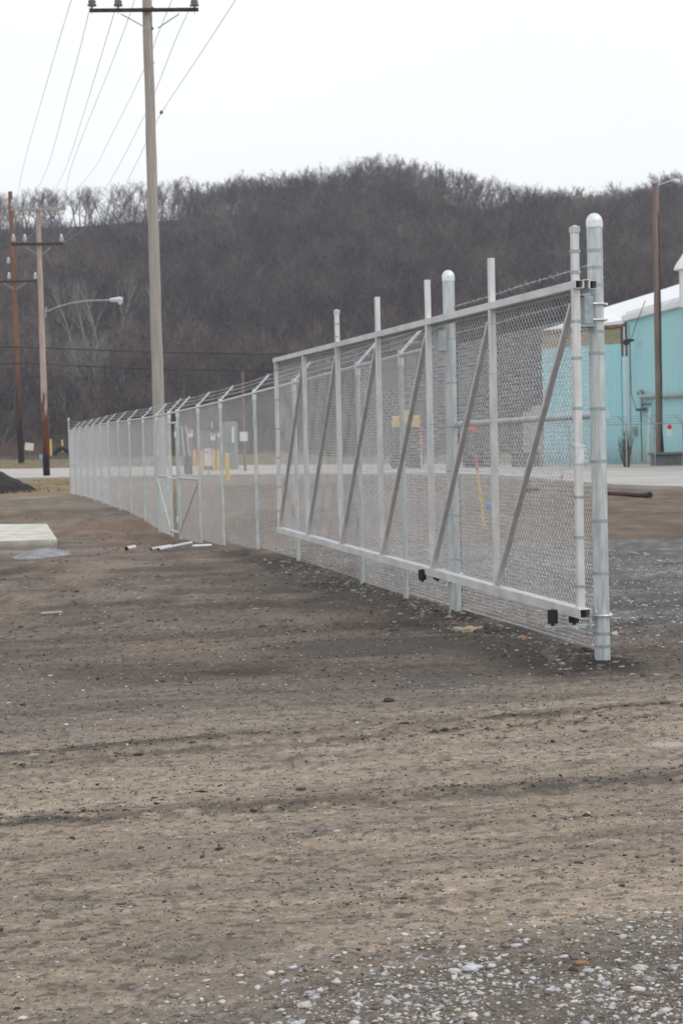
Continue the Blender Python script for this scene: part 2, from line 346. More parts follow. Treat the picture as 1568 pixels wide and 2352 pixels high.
blob(60, 1262, 130, 4, (.30,.29,.28), .5); blob(30, 1315, 60, 9, (.055,.04,.035), .7); blob(80, 1142, 60, 3, (.32,.30,.28), .6)
blob(140, 1122, 140, 6, (.25,.19,.12), .6); blob(620, 1120, 260, 10, (.085,.08,.08), .6); blob(700, 1150, 300, 10, (.20,.17,.14), .5)
blob(1530, 1710, 60, 9, (.42,.39,.36), .8); blob(1560, 1750, 90, 8, (.30,.27,.24), .6); blob(1480, 1232, 100, 8, (.12,.085,.06), .6)
blob(1210, 1780, 330, 7, (.27,.225,.18), .5); blob(350, 1950, 350, 20, (.25,.205,.16), .5); blob(1000, 1175, 300, 14, (.10,.09,.085), .5)

def ground_micro(x, y):
    ca, sa = math.cos(SA), math.sin(SA); u = x * ca + y * sa; v = -x * sa + y * ca
    f = 1 - sstep(14, 40, y)
    h = .030 * (fbm(u * .9, v * 2.4, 3, 5) - .5) + .020 * (fbm(u * 5, v * 8, 4, 6) - .5) + .011 * (fbm(x * 26, y * 34, 3, 9) - .5)
    # rut edges
    for (c0, s0, wd, am) in ((9.50,.32,.16,.024), (7.66,.237,.13,.024), (6.95,.22,.08,.010)):
        d = (y - (c0 + s0 * x)) / wd; h = h + am * np.exp(-d * d) * (.3 + fbm(u * 6, v * 8, 3, 13))
    h = h * f + (1 - f) * .10 * (fbm(x * .5, y * .3, 3, 15) - .5)
    for (bx, by) in ((1.797, 12.22), (1.015, 15.93)):
        q = np.hypot(x - bx, y - by); h = h + .035 * np.exp(-(q / .30) ** 2) * (.3 + fbm(x * 9, y * 9, 3, 19)) - .02 * np.exp(-(q / .09) ** 2)
    # soil heaped round the fence line
    lx = 4.4 - .218 * y; h = h + .03 * np.exp(-((x - lx) / .35) ** 2) * fbm(x * 3, y * 3, 3, 17) * sstep(11, 13, y) * (1 - sstep(40, 60, y))
    return h

def make_ground():
    iy = 1 / np.linspace(1/3.6, 1/70., 720); far = np.geomspace(71.5, 900, 90)
    rows = np.concatenate([np.linspace(-60, 3.3, 10), iy, far])
    core = np.linspace(-1, 1, 470); side = np.geomspace(1.25, 1, 1)
    k = 16
    V_ = np.zeros((len(rows), len(core) + 2 * k, 2))
    for i, y in enumerate(rows):
        w = .235 * max(y, 3.6) + .35; xs = core * w
        ex = np.geomspace(w * 1.04, 900, k)
        V_[i, :, 0] = np.concatenate([-ex[::-1], xs, ex]); V_[i, :, 1] = y
    x = V_[..., 0].ravel(); y = V_[..., 1].ravel()
    z = gz(x, y) + ground_micro(x, y) - .35 * sstep(280, 320, y)
    nr, nc = V_.shape[:2]; idx = np.arange(nr * nc).reshape(nr, nc)
    f = np.stack([idx[:-1, :-1], idx[:-1, 1:], idx[1:, 1:], idx[1:, :-1]], -1).reshape(-1, 4)
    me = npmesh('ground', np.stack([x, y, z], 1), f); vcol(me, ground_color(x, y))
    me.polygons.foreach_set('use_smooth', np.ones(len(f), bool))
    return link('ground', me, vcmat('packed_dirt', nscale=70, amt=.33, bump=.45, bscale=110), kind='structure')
make_ground()
def gzz(x, y): return float(gz(x, y)) + float(ground_micro(np.array([x]), np.array([y]))[0])

def strip(name, near, farp, m, z=.02, n=60, kind='structure', thick=.14):
    """a road as a slab between two world polylines"""
    a = np.array(near, float); b = np.array(farp, float)
    def rs(p):
        d = np.concatenate([[0], np.cumsum(np.hypot(*np.diff(p, axis=0).T))]); t = np.linspace(0, d[-1], n)
        return np.stack([np.interp(t, d, p[:, 0]), np.interp(t, d, p[:, 1])], 1)
    A, B = rs(a), rs(b); mb = MB(); m_ = 7; vs = []
    for k in range(n):
        for q in range(m_):
            p = A[k] * (1 - q/(m_-1)) + B[k] * q/(m_-1); vs.append((p[0], p[1], z + float(gz(p[0], p[1]))))
    fs = [(k*m_+q, (k+1)*m_+q, (k+1)*m_+q+1, k*m_+q+1) for k in range(n-1) for q in range(m_-1)]
    mb.add(vs, fs)
    mb.add([(p[0], p[1], z - thick + float(gz(p[0], p[1]))) for p in A] + [(vs[k*m_]) for k in range(n)], [(k, k+1, n+k+1, n+k) for k in range(n-1)])
    return mb.build(name, m, kind=kind)
strip('road', [(-90,128),(-40,118),(-22.5,113),(-12,108),(-2,99),(3,92),(6.8,84),(8.2,68),(9,57),(11,51),(15,44),(30,30)],
      [(-90,205),(-40,192),(-30,184),(-15,172),(0,150),(10,128),(15,113),(17,107),(20,98),(24,86),(34,66),(60,50)], M_ROAD, z=.13)
strip('upper_road', [(-140,232),(-60,229),(-30,228),(0,226)], [(-140,262),(-60,258),(-30,257),(0,255)], M_ROAD2, z=.55, thick=.6)

# ------------------------------------------------------------------ wooded hill
RIDGE = [(-900,540),(-300,530),(0,522),(150,516),(350,503),(550,490),(640,487),(780,456),(860,440),(1000,460),(1140,482),(1260,512),(1340,525),(1450,500),(1568,475),(1900,470),(2600,500)]
_rz = [V(px, py, 700.0) for px, py in RIDGE]; RAZ = [p.x / 700.0 for p in _rz]; RZ = [p.z for p in _rz]
def hill_z(x, y):
    az = x / np.maximum(y, 50); H = np.interp(az, RAZ, RZ)
    t = np.clip((y - 300) / 400, -0.3, 1); s = np.where(t > 0, np.abs(t) ** 1.25, t)
    back = np.clip((y - 700) / 500, 0, 1); s = s - back * .45
    g = (fbm(x * .014, y * .008, 3, 201) - .5) * 34 * np.clip(t * 2, 0, 1) * (1 - np.clip(t, 0, 1) ** 6)
    return H * s + g - 1.0
def make_hill():
    xs = np.linspace(-420, 420, 150); ys = np.concatenate([np.linspace(285, 720, 90), np.linspace(735, 1200, 16)])
    X, Y = np.meshgrid(xs, ys); x = X.ravel() * (Y.ravel() / 500); y = Y.ravel()
    z = hill_z(x, y); nr, nc = X.shape; idx = np.arange(nr*nc).reshape(nr, nc)
    f = np.stack([idx[:-1, :-1], idx[:-1, 1:], idx[1:, 1:], idx[1:, :-1]], -1).reshape(-1, 4)
    me = npmesh('hill', np.stack([x, y, z], 1), f); me.polygons.foreach_set('use_smooth', np.ones(len(f), bool))
    return link('hill', me, mat('leaf_litter_slope', (.045,.036,.034), (.085,.066,.055), rough=1, scale=.05), kind='structure')
make_hill()

def tree_meshes(seed, H=15., pale=False, spread=1.0, twig=.045, ntw=5, multi=False, tall=False):
    rnd = random.Random(seed); T = MB(); segs = []
    tw_v = []; tw_f = []
    def rv(s=1): return Vector((rnd.uniform(-1,1), rnd.uniform(-1,1), rnd.uniform(-1,1))) * s
    def limb(p, d, ln, r, lev):
        n = 4 if lev < 2 else 3; pts = [p.copy()]; rr = [r]; q = p.copy(); dd = d.copy()
        for k in range(n):
            dd = (dd + rv(.16 + .05*lev) + Vector((0,0,.10 if lev else .0))).normalized(); q = q + dd * ln / n
            pts.append(q.copy()); rr.append(r * (1 - .72 * (k+1)/n))
        T.tube(pts, rr, 5 if lev == 0 else (4 if lev == 1 else 3), cap=False)
        return pts, rr
    def twigs(p, d, ln, m):
        for _ in range(m):
            dd = (d + rv(.75) + Vector((0,0,.25))).normalized(); l = ln * rnd.uniform(.6, 1.3)
            side = dd.cross(rv()).normalized() * twig * rnd.uniform(.6, 1.2)
            o = len(tw_v); mid = p + dd * l * .5 + rv(.06); tip = p + dd * l + rv(.15) + Vector((0,0,.08))
            tw_v.extend([p - side*.5, p + side*.5, mid + side*.35, mid - side*.35, tip]); tw_f.append((o, o+1, o+2, o+3)); tw_f.append((o+3, o+2, o+4))
            for j in range(2):   # side sprigs
                b = p.lerp(tip, rnd.uniform(.3,.8)); e = b + (dd + rv(.9)).normalized() * l * .45; s2 = side * .6
                o = len(tw_v); tw_v.extend([b - s2*.5, b + s2*.5, e]); tw_f.append((o, o+1, o+2))
    stems = [(Vector((0,0,-.6)), Vector((rv(.06).x, rv(.06).y, 1)).normalized(), H * .82, H * .0155)]
    if multi: stems = [(Vector((0,0,-.6)), Vector((s*.25 + rv(.05).x, rv(.1).y, 1)).normalized(), H*.8, H*.011) for s in (-1, 0.2, 1)]
    for p, d, ln, r in stems:
        pts, rr = limb(p, d, ln, r, 0)
        m1 = 13
        for i in range(m1):
            t = (.42 + .57 * (i + rnd.random()*.6) / m1) if tall else (.30 + .68 * (i + rnd.random()*.6) / m1); k = min(int(t * (len(pts)-1)), len(pts)-2); fr = t*(len(pts)-1) - k
            q = pts[k].lerp(pts[k+1], fr); a = rnd.uniform(0, 2*math.pi)
            dd = Vector((math.cos(a)*spread, math.sin(a)*spread, rnd.uniform(.55, 1.15))).normalized()
            l1 = H * (.34 * (1.15 - t) + .10) * rnd.uniform(.8, 1.2)
            b1, r1 = limb(q, dd, l1, rr[k] * .5, 1)
            for j in range(4):
                k2 = rnd.randint(1, len(b1)-1); q2 = b1[k2]; d2 = ((b1[k2]-b1[k2-1]).normalized() + rv(.65)).normalized()
                b2, r2 = limb(q2, d2, l1 * .5, r1[k2] * .55 + .012, 2)
                for bp in b2[1:]: twigs(bp, d2, H * .075, ntw if bp is b2[-1] else max(ntw - 3, 1))
            twigs(b1[-1], dd, H * .08, ntw)
        twigs(pts[-1], d, H * .09, ntw)
    tm = T.mesh('trunk'); tm.materials.append(M_PALEB if pale else M_TRUNK)
    cm = bpy.data.meshes.new('crown'); cm.from_pydata([tuple(v) for v in tw_v], [], tw_f); cm.update(); cm.materials.append(M_PALEB if pale else M_CROWN)
    return tm, cm
VAR = [tree_meshes(100 + i, 15, spread=[1,1.2,.8,1.1,.9,1.3][i]) for i in range(6)]
def tree(loc, var, s, rz, label, group, name='bare_tree'):
    t = empty(name, loc, rz, label, 'tree', group); t.scale = (s * random.uniform(.9, 1.15),) * 2 + (s,)
    a = link('trunk', var[0], None, t); b = link('crown', var[1], None, t); return t
# trees on the crest, countable against the sky
crest = []
CV = [tree_meshes(150 + i, 15, spread=[.75,.9,.6,.85][i], twig=.05, ntw=3, tall=True) for i in range(4)]
px = -40.0
while px < 1640:
    left = px < 420
    Y = random.choice([690, 698, 708]) + random.uniform(-4, 4); p = V(px + random.uniform(-5, 5), 500, Y); z = float(hill_z(p.x, Y))
    s = random.uniform(.95, 1.28) if left else random.uniform(.8, 1.15) * (.9 + .2 * math.sin(px * .013) ** 2)
    v = CV[random.randrange(4)] if (left or random.random() < .4) else VAR[random.randrange(6)]
    crest.append(tree((p.x, Y, z), v, s, random.uniform(0, 6.28), 'bare dark tree on the crest of the wooded hill against the sky', 'bare trees along the crest of the hill'))
    px += random.uniform(5, 15) if left else random.uniform(6, 17)
# one tall pale tree standing out above the crest
pt = tree_meshes(301, 15, pale=True, spread=1.2, twig=.05); p = V(858, 500, 690.0)
tree((p.x, 690, float(hill_z(p.x, 690))), pt, 1.25, .5, 'pale airy bare tree rising highest on the crest of the hill', None, 'pale_bare_tree')
# pale sycamores low on the slope (left)
def terrain_hit(px, py):
    d = ray(px, py); Y = 290.0
    while Y < 900:
        q = V(px, py, Y)
        if q.z < float(hill_z(q.x, Y)): return q, Y
        Y += 3
    return V(px, py, 600.0), 600.0
PV = [tree_meshes(401, 15, pale=True, spread=.6, twig=.028, ntw=1), tree_meshes(402, 15, pale=True, spread=.9, twig=.028, ntw=1, multi=True), tree_meshes(403, 15, pale=True, spread=.5, twig=.026, ntw=1)]
pales = [(181, 790, 175, 0, 'slim pale bare tree above the street lamp arm, nearest the weathered pole'),
         (214, 800, 180, 2, 'pale bare tree crossing the middle of the street lamp arm'),
         (240, 815, 195, 0, 'pale bare tree with a kinked stem between the lamp arm middle and lamp head'),
         (282, 800, 190, 0, 'tall pale bare tree right at the street lamp head'),
         (229, 955, 225, 1, 'largest pale forked bare tree low on the slope above the far fence end'),
         (150, 900, 170, 2, 'pale bare tree close beside the weathered pole below the lamp arm'),
         (392, 800, 165, 0, 'pale bare tree on the slope just right of the big grey utility pole'),
         (205, 905, 150, 2, 'thin pale bare tree left behind the largest pale forked tree')]
PALE_AT = []
for (bx, by, hp, v, lab) in pales:
    q, Y = terrain_hit(bx, by); Y -= 10; PALE_AT.append((q.x / Y, Y, hp / 4030 * .5)); z = float(hill_z(q.x, Y)); s = hp * Y / 4030 / 15 / .97
    tree((q.x, Y, z), PV[v], s, random.uniform(0, 6.28), lab, None, 'pale_bare_tree')

def gn_forest(name, pts, scl, rot, idx, variants, kind='stuff'):
    me = bpy.data.meshes.new(name); me.from_pydata([tuple(p) for p in pts], [], [])
    for an, dt, arr, key in (('scl','FLOAT',scl,'value'), ('rot','FLOAT',rot,'value'), ('vidx','INT',idx,'value')):
        a = me.attributes.new(an, dt, 'POINT'); a.data.foreach_set(key, np.asarray(arr))
    o = bpy.data.objects.new(name, me); COL.objects.link(o); o['kind'] = kind
    ng = bpy.data.node_groups.new(name + '_nodes', 'GeometryNodeTree')
    ng.interface.new_socket('Geometry', in_out='INPUT', socket_type='NodeSocketGeometry'); ng.interface.new_socket('Geometry', in_out='OUTPUT', socket_type='NodeSocketGeometry')
    n = ng.nodes; l = ng.links; gi = n.new('NodeGroupInput'); go = n.new('NodeGroupOutput')
    def attr(nm, dt):
        a = n.new('GeometryNodeInputNamedAttribute'); a.data_type = dt; a.inputs['Name'].default_value = nm; return a.outputs['Attribute']
    cx = n.new('ShaderNodeCombineXYZ'); l.new(attr('rot', 'FLOAT'), cx.inputs[2])
    sc = n.new('ShaderNodeCombineXYZ'); sa_ = attr('scl', 'FLOAT')
    for k in range(3): l.new(sa_, sc.inputs[k])
    outj = n.new('GeometryNodeJoinGeometry')
    for part in range(len(variants[0])):
        jn = n.new('GeometryNodeJoinGeometry')
        for v in variants:
            oi = n.new('GeometryNodeObjectInfo'); oi.inputs['Object'].default_value = v[part]; oi.inputs['As Instance'].default_value = True
            l.new(oi.outputs['Geometry'], jn.inputs[0])
        ip = n.new('GeometryNodeInstanceOnPoints'); ip.inputs['Pick Instance'].default_value = True
        l.new(gi.outputs[0], ip.inputs['Points']); l.new(jn.outputs[0], ip.inputs['Instance']); l.new(attr('vidx', 'INT'), ip.inputs['Instance Index'])
        l.new(cx.outputs[0], ip.inputs['Rotation']); l.new(sc.outputs[0], ip.inputs['Scale'])
        l.new(ip.outputs[0], outj.inputs[0])
    l.new(outj.outputs[0], go.inputs[0])
    md = o.modifiers.new('scatter', 'NODES'); md.node_group = ng; return o
# variant sources are children of real crest trees
src = {}
for t in crest:
    for ch in t.children:
        for i, (tm, cm) in enumerate(VAR):
            if ch.data is tm: src.setdefault(i, {})['t'] = ch
            if ch.data is cm: src.setdefault(i, {})['c'] = ch
variants = [(src[i]['t'], src[i]['c']) for i in sorted(src) if 't' in src[i] and 'c' in src[i]]
def forest_pts():
    out = []
    n = 7600; y = RNG.uniform(296, 690, n * 2); az = RNG.uniform(-.27, .27, n * 2); keep = RNG.random(n * 2) < y / 690 * .78 * (1 - (1 - .9 * sstep(-.11, -.06, az)) * .8 * sstep(620, 655, y)) * .78
    y = y[keep]; x = az[keep] * y; dens = fbm(x * .03, y * .03, 3, 333); k2 = dens > .30; x = x[k2]; y = y[k2]
    ok = np.ones(len(x), bool)
    for (pa, py_, hw) in PALE_AT: ok &= ~((np.abs(x / y - pa) < hw * .45) & (y < py_ + 4) & (y > py_ - 45))
    x = x[ok]; y = y[ok]; z = hill_z(x, y); return np.stack([x, y, z], 1)
fp = forest_pts()
gn_forest('hillside_wood', fp, RNG.uniform(.65, 1.35, len(fp)) * np.interp(fp[:, 1], [296, 380, 690], [.75, .9, 1.0]), RNG.uniform(0, 6.28, len(fp)), RNG.integers(0, len(variants), len(fp)), variants)

# low reddish brush at the foot of the hill
def brush():
    n = 26000; y = RNG.uniform(252, 300, n); x = RNG.uniform(-.27, .27, n) * y; a = RNG.uniform(0, 6.28, n); h = RNG.uniform(.8, 3.4, n) * (.5 + fbm(x * .12, y * .08, 3, 5)) 
    h = h * np.clip((y - 248) / 16, .3, 1.3); z0 = np.where(y > 285, np.maximum(hill_z(x, y), .3), .5)
    w = RNG.uniform(.02, .06, n); dx = np.cos(a) * w; dy = np.sin(a) * w; lx = RNG.normal(0, .35, n) * h; ly = RNG.normal(0, .25, n) * h
    v = np.stack([np.stack([x-dx, y-dy, z0], 1), np.stack([x+dx, y+dy, z0], 1), np.stack([x+lx, y+ly, z0+h], 1)], 1).reshape(-1, 3)
    me = npmesh('dead_brush', v, np.arange(n*3).reshape(-1, 3)); link('dead_brush', me, M_BUSH, kind='stuff')
brush()
def crest_brush():
    n = 30000; az = RNG.uniform(-.27, .27, n); y = RNG.uniform(655, 712, n); x = az * y; a = RNG.uniform(0, 6.28, n); d = fbm(x * .06, y * .05, 3, 15); h = RNG.uniform(1.5, 6.5, n) * np.clip(d * 2 - .45, .15, 1.2)
    z0 = hill_z(x, y) - .3; w = RNG.uniform(.05, .12, n); dx = np.cos(a) * w; dy = np.sin(a) * w; lx = RNG.normal(0, .28, n) * h; ly = RNG.normal(0, .2, n) * h
    v = np.stack([np.stack([x-dx, y-dy, z0], 1), np.stack([x+dx, y+dy, z0], 1), np.stack([x+lx, y+ly, z0+h], 1)], 1).reshape(-1, 3)
    link('crest_undergrowth', npmesh('crest_undergrowth', v, np.arange(n*3).reshape(-1, 3)), M_CROWN, kind='stuff')
crest_brush()
def grass(name, regions, m):
    vs = []
    for (x0, x1, y0, y1, n, h0) in regions:
        x = RNG.uniform(x0, x1, n); y = RNG.uniform(y0, y1, n); d = fbm(x * .35, y * .2, 3, 77); k = d > .42; x = x[k]; y = y[k]; c = len(x)
        h = RNG.uniform(.5, 1.2, c) * h0 * (.4 + d[k]); a = RNG.uniform(0, 6.28, c); w = .03
        dx = np.cos(a)*w; dy = np.sin(a)*w; z0 = gz(x, y) - .03; lx = RNG.normal(0, .5, c)*h; ly = RNG.normal(0, .4, c)*h
        vs.append(np.stack([np.stack([x-dx, y-dy, z0], 1), np.stack([x+dx, y+dy, z0], 1), np.stack([x+lx, y+ly, z0+h], 1)], 1).reshape(-1, 3))
    v = np.concatenate(vs); me = npmesh(name, v, np.arange(len(v)).reshape(-1, 3)); link(name, me, m, kind='stuff')
grass('dry_grass', [(-26,-10,72,107,16000,.16), (-60,-5,186,226,24000,.32)], M_CHANN)

# ------------------------------------------------------------------ stones, clods, gravel (uncountable)
ICO_V = []; 
_t = (1 + 5 ** .5) / 2
ICO_V = np.array([(-1,_t,0),(1,_t,0),(-1,-_t,0),(1,-_t,0),(0,-1,_t),(0,1,_t),(0,-1,-_t),(0,1,-_t),(_t,0,-1),(_t,0,1),(-_t,0,-1),(-_t,0,1)]) / 1.9
ICO_F = np.array([(0,11,5),(0,5,1),(0,1,7),(0,7,10),(0,10,11),(1,5,9),(5,11,4),(11,10,2),(10,7,6),(7,1,8),(3,9,4),(3,4,2),(3,2,6),(3,6,8),(3,8,9),(4,9,5),(2,4,11),(6,2,10),(8,6,7),(9,8,1)])
def rocks(name, x, y, r, col, m, flat=.55, sink=.3, mat_seed=0):
    n = len(x); v = np.repeat(ICO_V[None], n, 0) * RNG.uniform(.5, 1.4, (n, 12, 1))
    a = RNG.uniform(0, 6.28, n); sx = RNG.uniform(.8, 1.5, n); sy = RNG.uniform(.6, 1.0, n); sz = RNG.uniform(.5, 1.0, n) * flat
    vx = v[:, :, 0] * (sx * r)[:, None]; vy = v[:, :, 1] * (sy * r)[:, None]; vz = v[:, :, 2] * (sz * r)[:, None]
    ca, sa = np.cos(a)[:, None], np.sin(a)[:, None]
    z0 = gz(x, y) + ground_micro(x, y) + r * flat * (1 - 2 * sink) * .5
    V3 = np.stack([x[:, None] + vx * ca - vy * sa, y[:, None] + vx * sa + vy * ca, z0[:, None] + vz], -1).reshape(-1, 3)
    F3 = (ICO_F[None] + (np.arange(n) * 12)[:, None, None]).reshape(-1, 3)
    me = npmesh(name, V3, F3); vcol(me, np.repeat(col, 12, 0)); return link(name, me, m, kind='stuff')
M_STONE = vcmat('limestone_chips', rough=.85, nscale=120, amt=.15, bump=.15, bscale=200)
M_CLOD = vcmat('soil_crumbs', rough=1, nscale=150, amt=.3, bump=.3, bscale=250)
def stone_cols(n, dirt=.25):
    base = np.array([(.56,.55,.54),(.44,.44,.44),(.60,.56,.50),(.30,.29,.28),(.50,.52,.55)])[RNG.integers(0, 5, n)]
    k = RNG.random(n) < dirt; base[k] = np.array((.20,.165,.135)); base = base * RNG.uniform(.75, 1.12, (n, 1)); return base
def inview(x, y, m=1.15): return np.abs(x) < .2 * y * m + .3
# dense gravel in the foreground
n = 62000; y = RNG.uniform(4.0, 6.6, n); x = RNG.uniform(-1.8, 1.9, n); edge = 5.2 + .42 * x + .5 * (fbm(x * 2, y * 2, 3, 9) - .5)
dens = (1 - sstep(-.30, .35, y - edge)) * (.30 + sstep(.42, .62, fbm(x * 2.2, y * 3, 3, 19))) * np.interp(x, [-1.2, -.5, .2], [.18, .6, 1])
k = RNG.random(n) < dens * .85; x = x[k]; y = y[k]; r = np.clip(RNG.lognormal(math.log(.0050), .5, len(x)), .0022, .016)
rocks('foreground_gravel', x, y, r, stone_cols(len(x), .42), M_STONE, flat=.62, sink=.38)
# fine grit everywhere near
n = 15000; yy = 1 / RNG.uniform(1/16., 1/4.2, n); xx = RNG.uniform(-.23, .23, n) * yy; r = RNG.uniform(.0016, .0042, n) * (yy / 6)
kcol = np.where(RNG.random(n)[:, None] < .35, stone_cols(n, .2) * .8, np.array((.075,.062,.052)) * RNG.uniform(.7, 1.3, (n, 1)))
rocks('grit', xx, yy, r, kcol, M_CLOD, flat=.8, sink=.2)
# scattered pebbles
n = 3600; yy = 1 / RNG.uniform(1/24., 1/4.6, n); xx = RNG.uniform(-.23, .23, n) * yy; pk = RNG.random(n) < (.25 + .75 * sstep(.45, .6, fbm(xx * 1.5, yy, 3, 23)))
xx = xx[pk]; yy = yy[pk]; r = np.clip(RNG.lognormal(math.log(.0055), .45, len(xx)), .003, .018) * np.clip(yy / 9, .75, 1.6)
rocks('scattered_pebbles', xx, yy, r, stone_cols(len(xx), .5), M_STONE, flat=.6, sink=.38)
# dark clods, thickest on the rut edges
def clods():
    n = 26000; y = 1 / RNG.uniform(1/18., 1/4.8, n); x = RNG.uniform(-.23, .23, n) * y; d = np.zeros(n) + .015
    for (c0, s0, wd, am) in ((9.56,.32,.13,1.), (9.22,.32,.12,.6), (7.63,.237,.11,1.3), (7.82,.25,.10,.5), (6.95,.22,.07,.5)):
        q = np.abs(y - (c0 + s0 * x)) / wd; d += am * np.exp(-q * q) * (.35 + .65 * sstep(.35, .6, fbm(x * 1.1 + c0 * 7, y * .3, 3, 71)))
    ca, sa = math.cos(SA), math.sin(SA); u = x * ca + y * sa; v = -x * sa + y * ca
    d += .20 * sstep(.55, .70, fbm(u * 1.5, v * 4, 3, 29)); k = RNG.random(n) < d; x = x[k]; y = y[k]
    r = np.clip(RNG.lognormal(math.log(.0046), .55, len(x)), .0025, .020) * np.clip(y / 8, .8, 1.5)
    rocks('dark_clods', x, y, r, np.array((.075,.061,.050)) * RNG.uniform(.7, 1.6, (len(x), 1)), M_CLOD, flat=.6, sink=.25)
clods()
# rubble along the fence base and the gravel yard on the right
n = 1700; yy = RNG.uniform(11.5, 24, n); xx = 4.45 - .218 * yy + RNG.normal(-.12, .22, n); r = np.clip(RNG.lognormal(math.log(.011), .5, n), .005, .04)
rocks('fence_line_rubble', xx, yy, r, stone_cols(n, .6) * .62, M_STONE, flat=.7)
n = 7000; yy = RNG.uniform(13, 27.5, n); xx = 4.6 - .218 * yy + RNG.uniform(.1, 4.6, n); r = np.clip(RNG.lognormal(math.log(.011), .4, n), .006, .03)
rocks('yard_gravel', xx, yy, r, stone_cols(n, .35) * .85, M_STONE, flat=.6)

n = 2600; yy = RNG.uniform(14, 48, n); xx = RNG.uniform(-.21, .05, n) * yy; kk = xx < 4.2 - .218 * yy; xx = xx[kk]; yy = yy[kk]; r = np.clip(RNG.lognormal(math.log(.014), .45, len(xx)), .006, .05)
rocks('mid_distance_stones', xx, yy, r, stone_cols(len(xx), .6) * .6, M_STONE, flat=.6)

def one_rock(name, px, py, rpx, col, label, cat='rock', flat=.6, seed=0, group=None):
    p = G(px, py); s = rpx * p.y / 4030; rnd = random.Random(seed)
    import bmesh
    bm = bmesh.new(); bmesh.ops.create_icosphere(bm, subdivisions=3, radius=1)
    off = Vector((rnd.random()*9, rnd.random()*9, rnd.random()*9))
    from mathutils import noise
    for v in bm.verts:
        k = 1 + .35 * noise.noise(v.co * 1.2 + off) + .15 * noise.noise(v.co * 3.5 + off); v.co = Vector((v.co.x * 1.15, v.co.y * .85, v.co.z * flat)) * k * s
    me = bpy.data.meshes.new(name); bm.to_mesh(me); bm.free()
    o = link(name, me, mat(name + '_surface', col, tuple(c * 1.5 for c in col), rough=.95, scale=30 , bump=.5, bscale=60)); o.location = (p.x, p.y, gzz(p.x, p.y) + s * flat * .45)
    return tag(o, label, cat, group)
one_rock('soil_clod', 893, 1611, 11, (.05,.042,.03), 'single dark mossy soil clod alone on the bare grey dirt', 'clod', seed=1)
one_rock('rock', 1052, 1452, 13, (.30,.27,.24), 'leftmost pale rock of three under the gate near the far gate post', seed=2)
one_rock('rock', 1078, 1455, 16, (.33,.26,.19), 'tan rock, largest of three under the gate near the far gate post', seed=3)
one_rock('rock', 1098, 1450, 10, (.25,.24,.23), 'small grey rock at the right of the tan rock under the gate', seed=4)
one_rock('rock', 1202, 1475, 7, (.30,.13,.05), 'small rusty orange rock in the dark soil below the gate beam', seed=5)
one_rock('rock', 1345, 1500, 13, (.07,.06,.055), 'dark rock at the left foot of the near big gate post', seed=6)
one_rock('rock', 1083, 2227, 21, (.42,.42,.43), 'largest pale flat stone in the foreground gravel', flat=.45, seed=7)
one_rock('rock', 1042, 2231, 14, (.40,.40,.40), 'pale stone just left of the largest flat foreground stone', flat=.5, seed=8)
one_rock('rock', 1332, 2216, 16, (.20,.12,.07), 'flat rusty brown stone in the foreground gravel right of centre', flat=.35, seed=9)
one_rock('rock', 1468, 2232, 15, (.38,.38,.38), 'pale squarish stone at the lower right in the foreground gravel', flat=.6, seed=10)
one_rock('dark_lump', 1222, 1131, 14, (.02,.02,.02), 'dark lump of debris on the soil in front of the road behind the gate', 'debris', seed=12)
one_rock('rock', 700, 2312, 15, (.40,.38,.35), 'pale wedge shaped stone at the lower middle of the foreground gravel', flat=.6, seed=11)
p = G(95, 1411); b = MB(); b.beam((p.x, p.y, gzz(p.x,p.y)+.015), (p.x+.2, p.y+.03, gzz(p.x,p.y)+.02), .035, .015)
tag(b.build('wood_splinter', M_PALE), 'pale splinter of split wood lying on the dirt at the left', 'wood scrap')

# ------------------------------------------------------------------ chain-link fabric
def chainlink(W, H, name, w=.0315, r=.0018, d=.0028, wv=.0315):
    nw = int(W / w); nk = int(H / wv); i = np.arange(nw)[:, None]; k = np.arange(nk + 1)[None, :]
    # flattened helix: corner, front crossing, corner, back crossing
    P = np.zeros((nw, nk + 1, 2, 3)); odd = (k + i) % 2 == 1
    P[:, :, 0, 1] = np.where(odd, (i + 1) * w + .0012, i * w - .0012); P[:, :, 0, 0] = 0; P[:, :, 0, 2] = k * wv + 0 * i
    P[:, :, 1, 1] = (i + .5) * w + 0 * k; P[:, :, 1, 0] = np.where(odd, d, -d); P[:, :, 1, 2] = (k + .5) * wv + 0 * i
    P = P.reshape(nw, -1, 3); m = P.shape[1]
    T = np.zeros_like(P); T[:, 1:-1] = P[:, 2:] - P[:, :-2]; T[:, 0] = P[:, 1] - P[:, 0]; T[:, -1] = P[:, -1] - P[:, -2]
    T /= np.linalg.norm(T, axis=2, keepdims=True); X = np.array([1., 0, 0]); U = np.cross(T, X); ln = np.linalg.norm(U, axis=2, keepdims=True); U = U / np.maximum(ln, 1e-6); W_ = np.cross(T, U)
    rings = []
    for q in range(3):
        a = 2 * math.pi * q / 3; rings.append(P + (U * math.cos(a) + W_ * math.sin(a)) * r)
    V3 = np.stack(rings, 2)    # nw,m,3,3
    idx = np.arange(nw * m * 3).reshape(nw, m, 3); f = []
    for q in range(3):
        a = idx[:, :-1, q]; b = idx[:, :-1, (q+1) % 3]; c = idx[:, 1:, (q+1) % 3]; e = idx[:, 1:, q]; f.append(np.stack([a, b, c, e], -1).reshape(-1, 4))
    me = npmesh(name, V3.reshape(-1, 3), np.concatenate(f)); me.materials.append(M_WIRE)
    me.polygons.foreach_set('use_smooth', np.ones(len(me.polygons), bool)); return me, nw * w, nk * wv
FAB, FW, FH = chainlink(3.0, 2.40, 'chain_link_mesh', r=.0015)
GFAB, GW, GH = chainlink(1.78, 2.18, 'chain_link_mesh', r=.0018)
